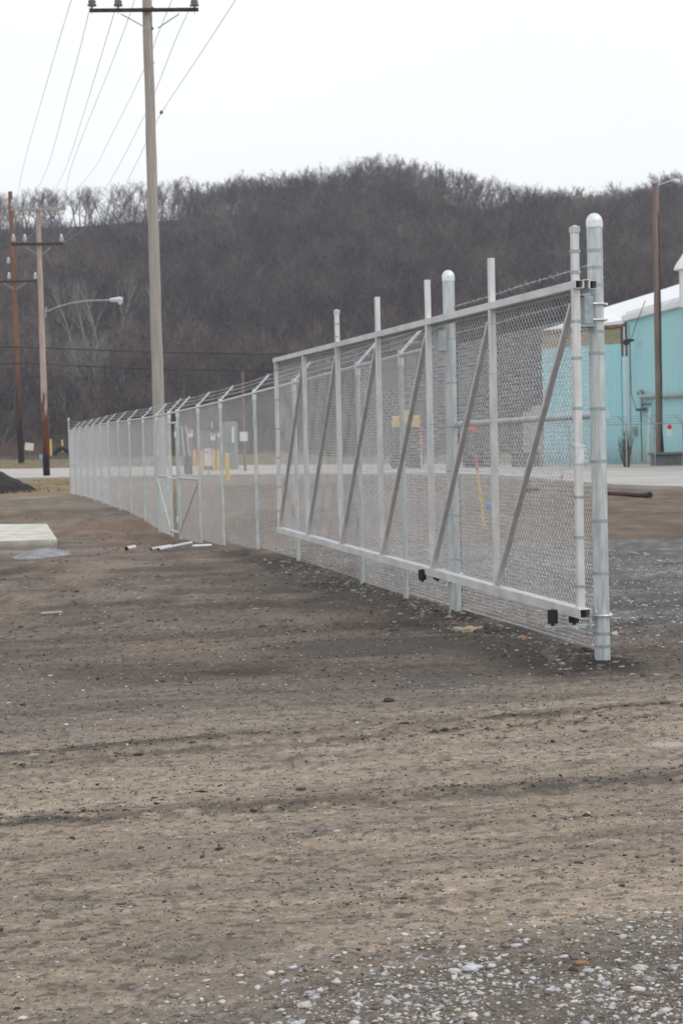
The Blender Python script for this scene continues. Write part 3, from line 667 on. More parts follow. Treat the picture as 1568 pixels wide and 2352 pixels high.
def fabric(parent, y0, y1, z0, z1, x=0.0, me=None, fw=None, fh=None):
    me = me or FAB; fw = fw or FW; fh = fh or FH
    o = link('chain_link_mesh', me, None, parent); o.location = (x, y0, z0); o.scale = (1, (y1-y0)/fw, (z1-z0)/fh); return o

def barbed(parent, pts, name='barbed_wire'):
    mb = MB(); pts = [Vector(p) for p in pts]; rnd = random.Random(len(pts) + int(pts[0].z*100))
    fine = [pts[0]]
    for a, b in zip(pts, pts[1:]):
        n = max(2, int((b-a).length / .5)); sag = .012 * (b-a).length / 3
        for k in range(1, n+1): t = k/n; fine.append(a.lerp(b, t) - Vector((0,0,4*sag*t*(1-t))))
    mb.tube(fine, .0026, 4, cap=False)
    for a, b in zip(fine, fine[1:]):
        n = max(1, int((b-a).length / .125))
        for k in range(n):
            c = a.lerp(b, (k + rnd.uniform(.3,.6)) / n); t = (b-a).normalized()
            mb.tube([c - t*.012, c + t*.012], .0055, 4)
            for j in range(2):
                dd = (t.cross(Vector((rnd.uniform(-1,1), rnd.uniform(-1,1), rnd.uniform(-1,1)))).normalized() + t*.3) * .022
                mb.tube([c - dd, c + dd], .0016, 3, cap=False)
    return mb.build(name, M_BARB, parent)

# ------------------------------------------------------------------ the long fence (local y runs along it, away from the camera)
A_ = -.218; K_ = 4.49; SEC = math.sqrt(1 + A_*A_); FROT = math.atan(-A_)
Y0 = 17.7; FO = Vector((K_ + A_*Y0, Y0, 0))
fence = empty('chain_link_fence', FO, FROT, 'long new galvanised chain link fence topped with slanting barbed wire arms', 'fence')
def along(Y): return (Y - Y0) * SEC
PY = [17.7, 19.6, 23.3, 26.4, 29.8, 32.6, 35.6, 37.0, 39.3, 42.2, 45.6, 48.7, 51.9, 54.8, 57.7, 60.6, 63.8, 66.9, 69.9]
PB = [0, 0, .05, .03, -.07, -.19, -.27, -.26, -.28, -.15, -.05, -.03, -.05, 0, 0, 0, 0, -.03, -.06]
RLX = [12, 17.7, 19.6, 23.3, 26.4, 29.8, 35.6, 42.2, 51.9, 69.9]; RLZ = [2.47, 2.46, 2.45, 2.42, 2.40, 2.37, 2.355, 2.36, 2.44, 2.50]
def rail(Y): return float(np.interp(Y, RLX, RLZ))
ARMV = Vector((.235, 0, .235))
tips = []
for i, (Y, b) in enumerate(zip(PY, PB)):
    s = along(Y); rz = rail(Y); r = .030 if i in (6, 7, 18) else .0255
    top = rz + (.45 if i == 18 else .0)
    m = MB(); m.ring((0, s), r, b - .25, top, 14); po = m.build('post', M_GALV, fence)
    if i == 18:
        m = MB(); m.dome((0, s, top), r*1.1, .04, 12); m.ring((0, s), r*1.12, top-.04, top, 12); m.build('cap', M_ZINC, po)
        m = MB(); m.ring((0, s), r*1.25, rz-.05, rz+.0, 12); m.ring((0, s), r*1.25, 1.12, 1.18, 12); m.build('band', M_ZINC, po)
    else:
        m = MB(); m.ring((0, s), r*1.25, rz - .10, rz + .055, 12); m.tube([(0, s-.04, rz+.0), (0, s+.04, rz+.0)], .03, 10)
        tip = Vector((0, s, rz+.04)) + ARMV * (1.12 if i in (6, 7) else 1.0); aa = Vector((0.008, s, rz+.035))
        m.beam(aa, tip, .034, .026); m.build('barb_arm', M_ZINC, po)
    tips.append((s, rz + .04))
# tie wires on posts are tiny bands
m = MB()
for i, (Y, b) in enumerate(zip(PY, PB)):
    s = along(Y)
    for z in np.arange(b + .25, rail(Y) - .2, .38): m.ring((0, s), .0285 if i not in (6,7,18) else .033, z, z+.006, 10)
m.build('tie_wires', M_GALVD, fence, kind='stuff')
def raily(Ya, Yb, z=None, r=.021, name='top_rail'):
    n = max(2, int((Yb-Ya)/1.5)); pts = [(0, along(Y), (rail(Y) if z is None else z)) for Y in np.linspace(Ya, Yb, n)]
    m = MB(); m.tube(pts, r, 10); return m.build(name, M_GALV, fence)
raily(16.1, 69.9)
for Ya, Yb, z in ((66.9, 69.9, 1.15), (37.0, 39.3, 1.02), (32.6, 35.6, 1.02)):
    m = MB(); m.tube([(0, along(Ya), z), (0, along(Yb), z)], .021, 10); m.build('brace_rail', M_GALV, fence)
for (Ya, za, Yb, zb) in ((39.3, .98, 37.0, -.12), (32.6, .98, 35.6, -.12)):
    m = MB(); m.tube([(-.02, along(Ya), za), (-.02, along(Yb), zb)], .006 if Ya < 35 else .008, 6); m.build('truss_rod', M_ZINC if Ya > 35 else M_DARK, fence)
for i in range(len(PY) - 1):
    if i == 6: continue      # the walk-through gate
    a, b = along(PY[i]), along(PY[i+1]); zb = (PB[i] + PB[i+1]) / 2 + .03; zt = (rail(PY[i]) + rail(PY[i+1])) / 2 - .01
    fabric(fence, a, b, zb, zt, x=.034)
sA, sN, sF = along(16.0), along(12.22), 0
fabric(fence, along(15.93), 0, .06, 2.44, x=.034)
fabric(fence, along(12.35), along(14.12), .05, 2.44, x=.06); fabric(fence, along(14.12), along(15.9), .05, 2.44, x=.06)
m = MB(); m.tube([(.06, along(12.25), .07), (.06, along(15.9), .05)], .0035, 5); m.tube([(.034, along(16), .05)] + [(.034, along(Y), b+.05) for Y, b in zip(PY[:6], PB[:6])], .0035, 5); m.build('tension_wire', M_GALVD, fence)
m = MB(); m.tube([(.05, along(12.25), 1.735), (.05, along(15.95), 1.735)], .024, 12); m.build('brace_rail', M_GALV, fence)
for f in (.30, .62, .95):
    pts = [(ARMV.x*f, s, z + ARMV.z*f) for s, z in tips[:6]]; barbed(fence, pts)
    pts = [(ARMV.x*f, s, z + ARMV.z*f) for s, z in tips[6:18]]; pts[-1:] = [pts[-1], (0, along(69.9), rail(69.9) + .42*f)]; barbed(fence, pts)
    pts = [(ARMV.x*f*1.1, tips[5][0], tips[5][1] + ARMV.z*f), (ARMV.x*f*1.1, tips[6][0], tips[6][1] + ARMV.z*f)]; barbed(fence, pts)
    barbed(fence, [(.05, along(12.25), 2.46 + .37*f), (.05, along(14), 2.455 + .37*f), (.05, along(15.95), 2.45 + .37*f), (ARMV.x*f, tips[0][0], tips[0][1] + ARMV.z*f)])
m = MB()
for (Y, z, s2) in ((48, 1.15, .07), (41.2, 1.3, .06), (30.8, 2.0, .05)):
    m.box((-.012, along(Y)-s2, z-s2*1.2), (-.008, along(Y)+s2, z+s2*1.2))
# small white tags wired to the fabric
tag_o = m.build('wired_tags', M_SIGN, fence)

# walk-through gate in the fence
sg0, sg1 = along(35.6) + .05, along(37.0) - .05
wg = empty('walk_gate', FO + Vector((0,0,0)), FROT, 'narrow walk through gate set in the long fence beside two corner arms', 'gate')
for s in (sg0 + .03, sg1 - .03):
    m = MB(); m.tube([(-.03, s, -.12), (-.03, s, 2.16)], .02, 10); m.build('stile', M_GALV, wg)
for z in (-.10, 1.0, 2.14):
    m = MB(); m.tube([(-.03, sg0+.03, z), (-.03, sg1-.03, z)], .02, 10); m.build('rail', M_ZINC, wg)
for z in (.12, 1.85):
    m = MB(); m.box((-.07, sg0-.06, z), (-.0, sg0+.03, z+.09)); m.tube([(-.045, sg0-.03, z-.02), (-.045, sg0-.03, z+.12)], .022, 8); m.build('hinge', M_ZINC, wg)
m = MB(); m.box((-.08, sg1-.10, .92), (-.01, sg1+.03, 1.02)); m.box((-.085, sg1-.03, .70), (-.03, sg1+.03, 1.18)); m.tube([(-.075, sg1-.12, .78),(-.075, sg1+.1,.78)], .015, 8); m.build('latch', M_ZINC, wg)

# ------------------------------------------------------------------ big round gate posts with guide rollers
def big_post(name, X, Y, H, label, bands, near):
    t = empty(name, (X, Y, 0), FROT, label, 'post', 'large round gate posts')
    m = MB(); m.ring((0, 0), .054, -.3, H - .07, 32); m.build('shaft', M_GALV, t)
    m = MB(); m.ring((0, 0), .058, H-.10, H-.065, 32); m.dome((0, 0, H-.065), .058, .065, 32, 8); m.build('cap', M_ZINC, t)
    for z in bands:
        m = MB(); m.ring((0, 0), .0565, z, z + (.022 if near else .018), 32); m.build('tie_band', M_GALVD, t)
    # lower roller bracket: arm reaching under the gate beam
    zb = .272 if near else .31
    br = MB(); br.beam((-.41 if near else -.34, 0.0, zb), (-.06, 0.0, zb), .055, .012); br.box((-.10, -.03, zb-.02), (-.09, .03, zb+.11)); br.tube([(-.085, -.03, zb+.10), (-.085, .045, zb+.10)], .016, 10)
    bo = br.build('roller_bracket', M_GALV, t)
    m = MB(); m.ring((-.085+.02, -.06), .011, zb+.085, zb+.115, 8)
    m.tube([(.07*math.cos(a) - (.02 if k in (0, 12) else 0), -.07*math.sin(a)*1.0, zb+.065 + .0*a) for k, a in enumerate(np.linspace(math.pi, 0, 13))] + [(.075, .03, zb+.07)], .008, 8)
    m.build('u_bolt', M_ZINC, bo)
    for xr in ((-.36, -.205) if near else (-.305, -.165)):
        m = MB(); m.ring((xr, 0), .036, zb+.022, zb+.117, 24); m.ring((xr, 0), .012, zb, zb+.122, 10); m.build('roller', M_RUB, t)
    # upper truck bracket beside the beam
    ub = MB()
    if near:
        ub.box((-.115, -.09, 2.36), (-.053, .09, 2.55)); ub.box((-.16, -.10, 2.34), (-.03, .10, 2.355)); ub.box((-.15, -.07, 2.553), (-.06, .07, 2.575))
        ub.build('truck_box', M_GALVD, t)
        for z in (2.39, 2.50):
            u = MB(); u.tube([(-.06, .05, z), (.0, .066, z), (.06, .03, z), (.066, -.02, z), (.03, -.062, z), (-.06, -.06, z)], .008, 8); u.box((.05, -.035, z-.008), (.075, .01, z+.008)); u.build('u_bolt', M_ZINC, t)
    else:
        ub.box((-.13, -.09, 2.40), (-.053, .09, 2.58)); ub.build('truck_box', M_GALVD, t)
    return t
near_post = big_post('gate_post', 1.797, 12.22, 3.13, 'nearest thick round galvanised gate post with a domed cap', [2.86, 2.74, 2.62, 2.30, 2.15, 1.765, 1.40, .986, .622, .20, .11], True)
far_post = big_post('gate_post', 1.015, 15.93, 3.13, 'farther thick round galvanised post standing behind the sliding gate', [2.5, 2.1, 1.7, 1.3, .9, .5], False)

# ------------------------------------------------------------------ sliding gate (local y runs away from the camera)
gate = empty('sliding_gate', (1.62, 11.95, 0), FROT, 'long open aluminium cantilever gate with diagonal braces and chain link', 'gate', None, rx=R(.53))
ZB0, ZB1, ZT0, ZT1 = .347, .413, 2.585, 2.640
BAY = 1.86 * SEC; LEN = BAY * 6
m = MB(); m.hollow(-.035, .045, ZB0, ZB1, -.06, LEN + .08, .0045); m.build('bottom_beam', M_ALU, gate)
m = MB(); m.hollow(-.026, .030, ZT0, ZT1, -.05, LEN + .12, .004); m.build('top_beam', M_ALU, gate)
m = MB(); m.hollow(.076, .130, ZT0-.005, ZT1-.002, -.05, LEN + .12, .004); m.build('top_beam', M_ALU, gate)
m = MB(); m.bbox((.0305, -.055, ZT1-.0015), (.0755, LEN+.12, ZT1+.0035), .0006); m.bbox((.0305, -.05, ZT0+.002), (.037, LEN+.12, ZT1-.002), .0006); m.bbox((.069, -.05, ZT0+.002), (.0755, LEN+.12, ZT1-.002), .0006); m.build('roller_track', M_ALU, gate)
for i in range(7):
    s = BAY * i; w = .025; y0 = s if i else 0.0
    m = MB(); m.bbox((-w, y0 - w + .02, ZB1), (w, y0 + w + .02, ZT0), .003); up = m.build('upright', M_ALU, gate)
    if i < 5:
        h = .36 if i == 0 else .345
        m = MB(); m.bbox((-w+.001, y0 - w + .021, ZT1), (w-.001, y0 + w + .019, ZT1 + h), .003); ex = m.build('upright_extension', M_ALU, gate)
        if i in (0, 4):
            m = MB(); m.box((-w-.004, y0-w+.016, ZT1+h-.035), (w+.004, y0+w+.024, ZT1+h+.004)); m.add([(-w-.004, y0-w+.016, ZT1+h+.004), (w+.004, y0-w+.016, ZT1+h+.004), (w+.004, y0+w+.024, ZT1+h+.004), (-w-.004, y0+w+.024, ZT1+h+.004), (0, y0+.02, ZT1+h+.018)], [(0,1,4),(1,2,4),(2,3,4),(3,0,4)]); m.build('cap', M_GALV, ex)
            for z in (ZT1+.05, ZT1+.19):
                m = MB(); m.box((-w-.0045, y0-w+.0155, z), (w+.0045, y0+w+.0245, z+.02)); m.build('band', M_GALVD, ex)
    zs = [2.36, 2.11, 1.77, 1.165, .89, .555] if i == 0 else [2.47, 2.08, 1.70, 1.32, .94, .62]
    tw = .018 if i in (0, 6) else .005
    m = MB()
    for z in zs: m.box((-w-.003, y0-w+.0165, z), (w+.003, y0+w+.0235, z+tw))
    m.build('tie_bands', M_GALVD if i in (0, 6) else M_GALV, up)
    # weld fillet at the foot
    m = MB(); m.bbox((-w-.006, y0-w+.012, ZB1), (w+.006, y0+w+.028, ZB1+.006), .001); m.build('weld_foot', M_ALU, up)
for i in range(6):
    a = Vector((-.004, BAY*(i+1) - .015, ZB1 + .02)); b = Vector((-.004, BAY*i + .075, ZT0 - .10))
    m = MB(); m.beam(a, b, .036, .042, Vector((1,0,0))); br = m.build('diagonal_brace', M_ALU_SHADE, gate)
    m = MB(); t = (b - a)
    for f in (.28, .62):
        c = a + t*f; m.tube([c + Vector((.03,-.03,.045)), c + Vector((-.024,-.022,.03)), c + Vector((-.026,.022,-.01)), c + Vector((.03,.05,-.03))], .003, 5)
    m.build('tie_wire', M_ZINC, br)
    o = link('chain_link_mesh', GFAB, None, gate); o.location = (.031, BAY*i + .03, ZB1 + .003); o.scale = (1, (BAY-.03)/GW, (ZT0-ZB1-.006)/GH)
m = MB(); m.box((-.029, -.012, 1.40), (.029, .050, 1.52)); m.box((-.034, -.016, 1.515), (.034, .056, 1.53)); la = m.build('latch', M_ZINC, gate)
m = MB()
for k, (x, z) in enumerate(((.045, 1.475), (.052, 1.43), (.055, 1.395))):
    m.tube([(x + .011*math.cos(a), 0.01 + (.004 if k % 2 else -.004)*math.sin(a), z + .026*math.sin(a)) for a in np.linspace(0, 6.283, 13)], .0035, 6, cap=False)
m.build('chain', M_ZINC, la)

# ------------------------------------------------------------------ utility poles
def pole_shaft(H, r0, r1, n=18, seed=0, lean=(0,0)):
    rnd = random.Random(seed); k = 24
    m = MB(); pts = [(lean[0]*z/k + rnd.uniform(-.006,.006), lean[1]*z/k, -.6 + (H+.6)*z/k) for z in range(k+1)]
    m.tube(pts, [(r0 + (r1-r0)*z/k) * rnd.uniform(.985,1.015) for z in range(k+1)], n); return m
def insulator(mb, x, y, z, s=1.0):
    mb.tube([(x,y,z-.03),(x,y,z+.05*s),(x,y,z+.06*s),(x,y,z+.13*s),(x,y,z+.14*s),(x,y,z+.21*s),(x,y,z+.22*s),(x,y,z+.29*s),(x,y,z+.34*s)], [.02,.03,.11*s,.075*s,.095*s,.06*s,.075*s,.045*s,.03*s], 12)
# main weathered grey pole
b0 = V(371, 1172, 46.66); Ym = 46.66
mp_ = empty('utility_pole', (b0.x, Ym, 0), 0, 'big weathered grey wooden utility pole rising behind the fence', 'pole')
pole_shaft(15.2, .168, .118, seed=1).build('shaft', M_WOODG, mp_)
c1 = V(206, 24, Ym-.2); c2 = V(456, 22, Ym-.2)
def rel(p, o): return Vector(p) - Vector(o.location)
m = MB(); m.beam(rel(c1, mp_), rel(c2, mp_), .10, .085); ca_ = m.build('crossarm', M_DARKW, mp_)
for px in (212, 272, 447):
    q = rel(V(px, 21, Ym-.2), mp_); m = MB(); insulator(m, q.x, q.y, q.z+.02, 1.15); m.tube([q - Vector((0,0,.14)), q], .008, 6); m.build('insulator', M_INS, mp_)
for px in (278, 412):
    m = MB(); m.beam(rel(V(px, 32, Ym-.26), mp_), rel(V(338 if px < 300 else 362, 65, Ym-.26), mp_) , .03, .012, Vector((0,1,0))); m.build('crossarm_brace', M_PIPE, mp_)
for py in (19, 66):
    m = MB(); q = rel(V(351, py, Ym-.16), mp_); m.tube([q, q - Vector((0,.08,0))], .03, 8); m.build('bolt', M_DARK, mp_)
m = MB(); 
for py in (145, 200, 248, 385, 700):
    q = rel(V(354, py, Ym-.13), mp_); m.tube([q, q - Vector((0,.03,0))], .014, 7)
m.build('nail_heads', M_DARK, mp_)
# weathered pole with the lamp arm
Y2 = 119.07; b2 = V(108, 1097, Y2)
p2 = empty('utility_pole', (b2.x, Y2, 0), 0, 'tall peeling pinkish grey pole with rotten brown base and street lamp', 'pole')
HT2 = V(88, 482, Y2).z; t2 = rel(V(88, 482, Y2), p2)
pole_shaft(HT2, .235, .15, seed=2, lean=(t2.x*1.0 , 0)).build('shaft', M_WOODP, p2)
for (py, pxa, pxb, mt) in ((481, 25, 152, M_WOODG), (561, 27, 146, M_DARKW)):
    m = MB(); m.beam(rel(V(pxa, py, Y2-.25), p2), rel(V(pxb, py-1, Y2-.25), p2), .14, .17); m.build('crossarm', mt, p2)
    for px in ((30, 105, 146) if py < 500 else (32, 58, 142)):
        q = rel(V(px, py-2, Y2-.25), p2); m = MB(); insulator(m, q.x, q.y, q.z+.05, 1.7); m.build('insulator', M_INSL, p2)
for (xa, ya, xb, yb) in ((62, 568, 88, 585), (118, 568, 94, 585), (55, 488, 86, 503), (120, 488, 92, 503)):
    m = MB(); m.beam(rel(V(xa, ya, Y2-.3), p2), rel(V(xb, yb, Y2-.25), p2), .05, .03, Vector((0,1,0))); m.build('crossarm_brace', M_PIPE, p2)
arm = [V(106, 717, Y2-.25), V(130, 706, Y2-1), V(160, 697, Y2-1.6), V(200, 691, Y2-2), V(255, 689, Y2-2.3)]
m = MB(); m.tube([rel(q, p2) for q in arm], .05, 8); m.beam(rel(V(105, 728, Y2-.25), p2), rel(V(107, 705, Y2-.25), p2), .1, .05, Vector((0,1,0))); la = m.build('lamp_arm', M_PIPE, p2)
h0, h1 = rel(V(252, 689, Y2-2.3), p2), rel(V(282, 688, Y2-2.5), p2)
m = MB(); m.tube([h0.lerp(h1, f) for f in (0, .08, .35, .8, .97, 1)], [.06, .12, .15, .2, .16, .08], 10); m.build('lamp_head', M_INSL, p2)
m = MB(); q = h0.lerp(h1, .8) - Vector((0,0,.12)); m.tube([q, q-Vector((0,0,.1)), q-Vector((0,0,.18)), q-Vector((0,0,.22))], [.16,.15,.1,.03], 10); m.build('lamp_lens', M_SIGNY, p2)
# rusty brown pole at the far left
Y3 = 205.0; b3 = V(50, 1067, Y3)
p3 = empty('utility_pole', (b3.x, Y3, b3.z), 0, 'rusty orange brown pole farthest left beyond the road', 'pole')
t3 = rel(V(24, 440, Y3), p3)
pole_shaft(t3.z, .37, .24, seed=3, lean=(t3.x, 0)).build('shaft', M_WOODR, p3)
m = MB(); m.beam(rel(V(-40, 648, Y3-.4), p3), rel(V(86, 645, Y3-.4), p3), .16, .22); m.build('crossarm', M_DARKW, p3)
for px in (22, 82):
    q = rel(V(px, 644, Y3-.4), p3); m = MB(); insulator(m, q.x, q.y, q.z+.05, 2.6); m.build('insulator', M_INSL, p3)
for (xa, xb) in ((8, 34), (60, 38)):
    m = MB(); m.beam(rel(V(xa, 650, Y3-.4), p3), rel(V(xb, 664, Y3-.4), p3), .07, .05, Vector((0,1,0))); m.build('crossarm_brace', M_PIPE, p3)
q = rel(V(20, 597, Y3-.4), p3); m = MB(); insulator(m, q.x, q.y, q.z-.5, 2.4); m.build('insulator', M_INSL, p3)
# pole in front of the turquoise building
Y4 = 97.0; b4 = V(1514, 1075, Y4)
p4 = empty('utility_pole', (b4.x, Y4, 0), 0, 'brown wooden pole with lamps on top in front of the turquoise building', 'pole')
t4 = rel(V(1509, 422, Y4), p4)
pole_shaft(t4.z, .20, .165, seed=4, lean=(t4.x*.2, 0)).build('shaft', M_WOODB, p4)
m = MB(); m.tube([(t4.x*.2*z/12 + .125, -.12, z) for z in np.linspace(3.0, 14, 12)], [.03,.05,.06,.05,.06,.055,.06,.05,.045,.035,.04,.03], 7); m.build('split_edge', M_DARKW, p4)
m = MB(); m.tube([(.10, -.14, -.2), (.11,-.14,.7), (.10,-.15,1.6), (.07,-.16,2.4)], [.13,.13,.09,.02], 10); m.build('rotted_patch', M_RUB, p4)
m = MB(); m.box((-.06, -.3, t4.z), (.10, -.1, t4.z+.28)); m.build('flood_lamp', M_PIPE, p4)
m = MB(); q = rel(V(1545, 413, Y4), p4); m.beam((0.05, -.12, t4.z-.12), q, .04, .04); m.tube([q, q + Vector((.15,0,-.05)), q + Vector((.35,0,-.12))], [.07,.13,.12], 8); m.build('flood_lamp', M_INSL, p4)
# thin pole with the white box
Y5 = 118.0; b5 = V(563, 1075, Y5)
p5 = empty('utility_pole', (b5.x, Y5, 0), 0, 'thin brown post seen through the fence with a white box near its foot', 'pole')
t5 = rel(V(558, 853, Y5), p5); pole_shaft(t5.z, .095, .075, n=10, seed=5).build('shaft', M_WOODB, p5)
q = rel(V(560, 1002, Y5-.2), p5); m = MB(); m.bbox((q.x-.27, q.y-.15, q.z-.33), (q.x+.25, q.y, q.z+.30), .02); m.build('white_box', M_SIGN, p5)

# ------------------------------------------------------------------ wires
def wire(ctrl, r, m, label, group=None, cat='cable', name='power_line'):
    P = [V(a, b, Y) for a, b, Y in ctrl]; out = []
    for k in range(len(P) - 1):
        p0 = P[max(k-1, 0)]; p1 = P[k]; p2_ = P[k+1]; p3_ = P[min(k+2, len(P)-1)]
        for j in range(8):
            t = j/8; out.append(.5*((2*p1) + (-p0+p2_)*t + (2*p0-5*p1+4*p2_-p3_)*t*t + (-p0+3*p1-3*p2_+p3_)*t**3))
    out.append(P[-1]); mb = MB(); mb.tube(out, r, 5, cap=False); return tag(mb.build(name, m), label, cat, group)
GW_ = 'thin power lines sweeping past the big grey pole'
wire([(168,-12,50), (108,190,64), (47,415,90), (28,556,118.8)], .009, M_LINE, 'leftmost thin power line in the sky, left of the crossarm', GW_)
wire([(212,-2,46.5), (163,190,60), (95,418,90), (31,474,118.8)], .009, M_LINE, 'thin power line from the left end of the big crossarm', GW_)
wire([(272,-2,46.5), (225,155,56), (163,355,80), (138,415,95), (106,474,118.8)], .009, M_LINE, 'thin power line from the second insulator of the big crossarm', GW_)
wire([(313,-10,48), (263,130,58), (163,387,84), (147,474,118.8)], .009, M_LINE, 'thin power line passing under the left crossarm brace', GW_)
wire([(400,-12,48), (361,84,53), (338,144,57), (262,300,72), (196,414,95), (59,553,118.8)], .009, M_LINE, 'thin power line passing under the right crossarm brace', GW_)
wire([(448,-6,46.5), (405,88,51), (362,198,57), (339,252,62), (261,403,80), (204,488,98), (143,549,118.8)], .009, M_LINE, 'thin power line from the right end of the big crossarm', GW_)
wl = wire([(549,-12,44), (455,132,50), (373,256,57), (339,322,62), (303,395,72), (255,480,95), (143,560,118.8)], .009, M_LINE, 'rightmost thin power line in the sky with a dark clamp', GW_)
q = V(371, 258, 57.2); m = MB(); m.tube([q+Vector((-.03,0,-.05)), q, q+Vector((.03,0,.06))], [.03,.06,.025], 8); m.build('clamp', M_DARK, wl)
GC = 'thick black cables crossing the hillside'
wire([(-60,799,205), (40,797,204.5), (200,803,195), (350,808,188), (620,813,175), (900,809,165), (1240,790,150)], .075, M_CAB, 'upper thick black cable crossing in front of the hillside', GC)
wire([(-60,842,205), (40,834,204.5), (200,841,195), (360,847,188), (620,851,175), (900,847,165), (1240,830,150)], .075, M_CAB, 'lower thick black cable crossing in front of the hillside', GC)

# ------------------------------------------------------------------ turquoise building
bl = empty('metal_building', (18.1, 110, 0), 0, 'large turquoise corrugated metal building with white roof', 'building')
def bpt(p): return Vector(p) - Vector((18.1, 110, 0))
def panel_mesh(w, h, nm, ribs=3, flip=1):
    m = MB(); n = ribs * 4; prof = []
    for k in range(ribs):
        x0 = w*k/ribs; d = w/ribs; prof += [(x0, 0), (x0+d*.55, 0), (x0+d*.65, .035), (x0+d*.85, .035), (x0+d*.95, 0)]
    prof.append((w, 0)); vs = [(x, -y - .001, z) for z in (0, h) for x, y in prof]; c = len(prof)
    m.add(vs, [(k, k+1, c+k+1, c+k) for k in range(c-1)])
    m.add([(0,.08,0),(w,.08,0),(w,.08,h),(0,.08,h)], [(1,0,3,2)]); return m.mesh(nm)
def wall(p0, p1, h, me_mat, wp, ribs, z0=0.0, h1=None, name='wall_panel'):
    p0 = Vector((*p0, 0)); p1 = Vector((*p1, 0)); L_ = (p1-p0).length; n = max(1, round(L_/wp)); w = L_/n; me = panel_mesh(w, h, name, ribs); me.materials.append(me_mat)
    ang = math.atan2(p1.y-p0.y, p1.x-p0.x)
    for k in range(n):
        o = link(name, me, None, bl); q = bpt(p0.lerp(p1, k/n)); o.location = (q.x, q.y, z0); o.rotation_euler = (0,0,ang)
    return ang
ZE = V(1440, 738, 110).z
A0, A1 = (13.3, 114.4), (17.75, 110.35); B0, B1 = (18.1, 110.0), (23.4, 67.0)
zA = 8.62
wall(A0, A1, zA - .98, M_TURQ, .9, 5)
wall(A0, A1, .96, M_BEIGE, .9, 5, z0=zA - .97, name='upper_wall_panel')
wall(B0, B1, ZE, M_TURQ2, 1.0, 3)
wall((23.4, 67.0), (60, 62), ZE, M_TURQ2, 2.0, 3); wall((45, 135), (16.9, 135), 8.0, M_TURQ, 3.0, 3); wall((16.9, 135), (13.3, 114.4), 8.0, M_TURQ, 3.0, 3)
m = MB(); m.beam(bpt((13.2,114.35,zA+.1)), bpt((17.9,110.2,zA+.12)), .3, .2); m.build('eave_trim', M_RUSTT, bl)
m = MB(); m.beam(bpt((18.0,110.1,ZE+.18)), bpt((23.3,67.0,ZE+.18)), .45, .38); m.build('gutter', M_WHITE, bl)
rf = MB(); tk = Vector((0,0,.22))
lo = [Vector((13.25,114.6,8.62)), Vector((17.9,110.1,8.85)), Vector((18.05,109.9,ZE+.35)), Vector((23.3,66.9,ZE+.38))]
hi = [V(1322,741,118), V(1388,713,124), V(1503,678,121), Vector((46,75,ZE+8.5))]
vs = [bpt(p) for p in lo+hi] + [bpt(p) + tk for p in lo+hi]
rf.add(vs, [(8,9,13,12),(9,10,14,13),(10,11,15,14),(0,4,5,1),(1,5,6,2),(2,6,7,3),(0,1,9,8),(1,2,10,9),(2,3,11,10),(3,7,15,11),(7,6,14,15),(6,5,13,14),(5,4,12,13),(4,0,8,12)])
rf.build('roof', M_WHITE, bl)
for px in (1434, 1448):
    q = V(px, 900, 110.2 if px < 1440 else 109.6); m = MB(); w = .05 if px < 1440 else .11
    m.bbox((bpt(q).x-w, bpt(q).y-w-.12, 0), (bpt(q).x+w, bpt(q).y+w-.12, 8.7), .015); m.build('downspout', M_PIPE if px > 1440 else M_WHITE, bl)
def onB(px):     # point on wall B seen at px
    d = ray(px, 900); s = d.x/d.y; dx, dy = B1[0]-B0[0], B1[1]-B0[1]; t = (s*B0[1]-B0[0])/(dx - s*dy); return Vector((B0[0]+dx*t, B0[1]+dy*t, 0))
def zat(px, py): Y = onB(px).y; return V(px, py, Y).z
def wb(px, py, off=.25): q = onB(px); q = Vector((q.x-off, q.y, zat(px, py))); return bpt(q)
m = MB(); m.tube([wb(1466,781), wb(1473,782,.9), wb(1477,786,1.0)], [.06,.16,.2], 8); m.build('wall_lamp', M_DARK, bl)
m = MB(); m.tube([wb(1481,911), wb(1500,910), wb(1530,909), wb(1600,906)], .14, 8); m.build('pipe', M_PIPE, bl)
m = MB(); m.tube([wb(1481,899), wb(1481,912), wb(1481,936)], .11, 8); m.tube([wb(1474,902), wb(1481,899)], .13, 8); m.build('pipe', M_PIPE, bl)
m = MB(); m.tube([wb(1502,937), wb(1498,1000), wb(1495,1058)], .09, 8); m.build('pipe', M_SIGN, bl)
m = MB(); m.tube([wb(1470,941), wb(1490,939)], .09, 6); m.tube([wb(1479,941), wb(1480,1060)], .04, 6); m.tube([wb(1484,928), wb(1502,928)], .05, 6); m.build('service_fitting', M_DARK, bl)
m = MB(); m.tube([wb(1500,690,.4), wb(1475,745,.35), wb(1459,789,.3), wb(1459,850,.3), wb(1460,905,.3), wb(1470,938,.3)], .022, 5); m.build('service_cable', M_CAB, bl)
m = MB(); m.box(tuple(wb(1462,990)-Vector((.1,.2,.3))), tuple(wb(1462,990)+Vector((.1,.2,.3)))); m.build('meter_box', M_PIPE, bl)
# roof ventilator
q = V(1572, 672, 96); v0 = bpt(q); m = MB(); m.ring((v0.x+.25, v0.y), .55, v0.z-.8, v0.z+1.3, 14); m.tube([(v0.x+.25, v0.y, v0.z+1.25), (v0.x+.25, v0.y, v0.z+1.5), (v0.x+.25, v0.y, v0.z+2.3)], [.85,.75,.2], 14); m.build('roof_vent', M_WHITE, bl)

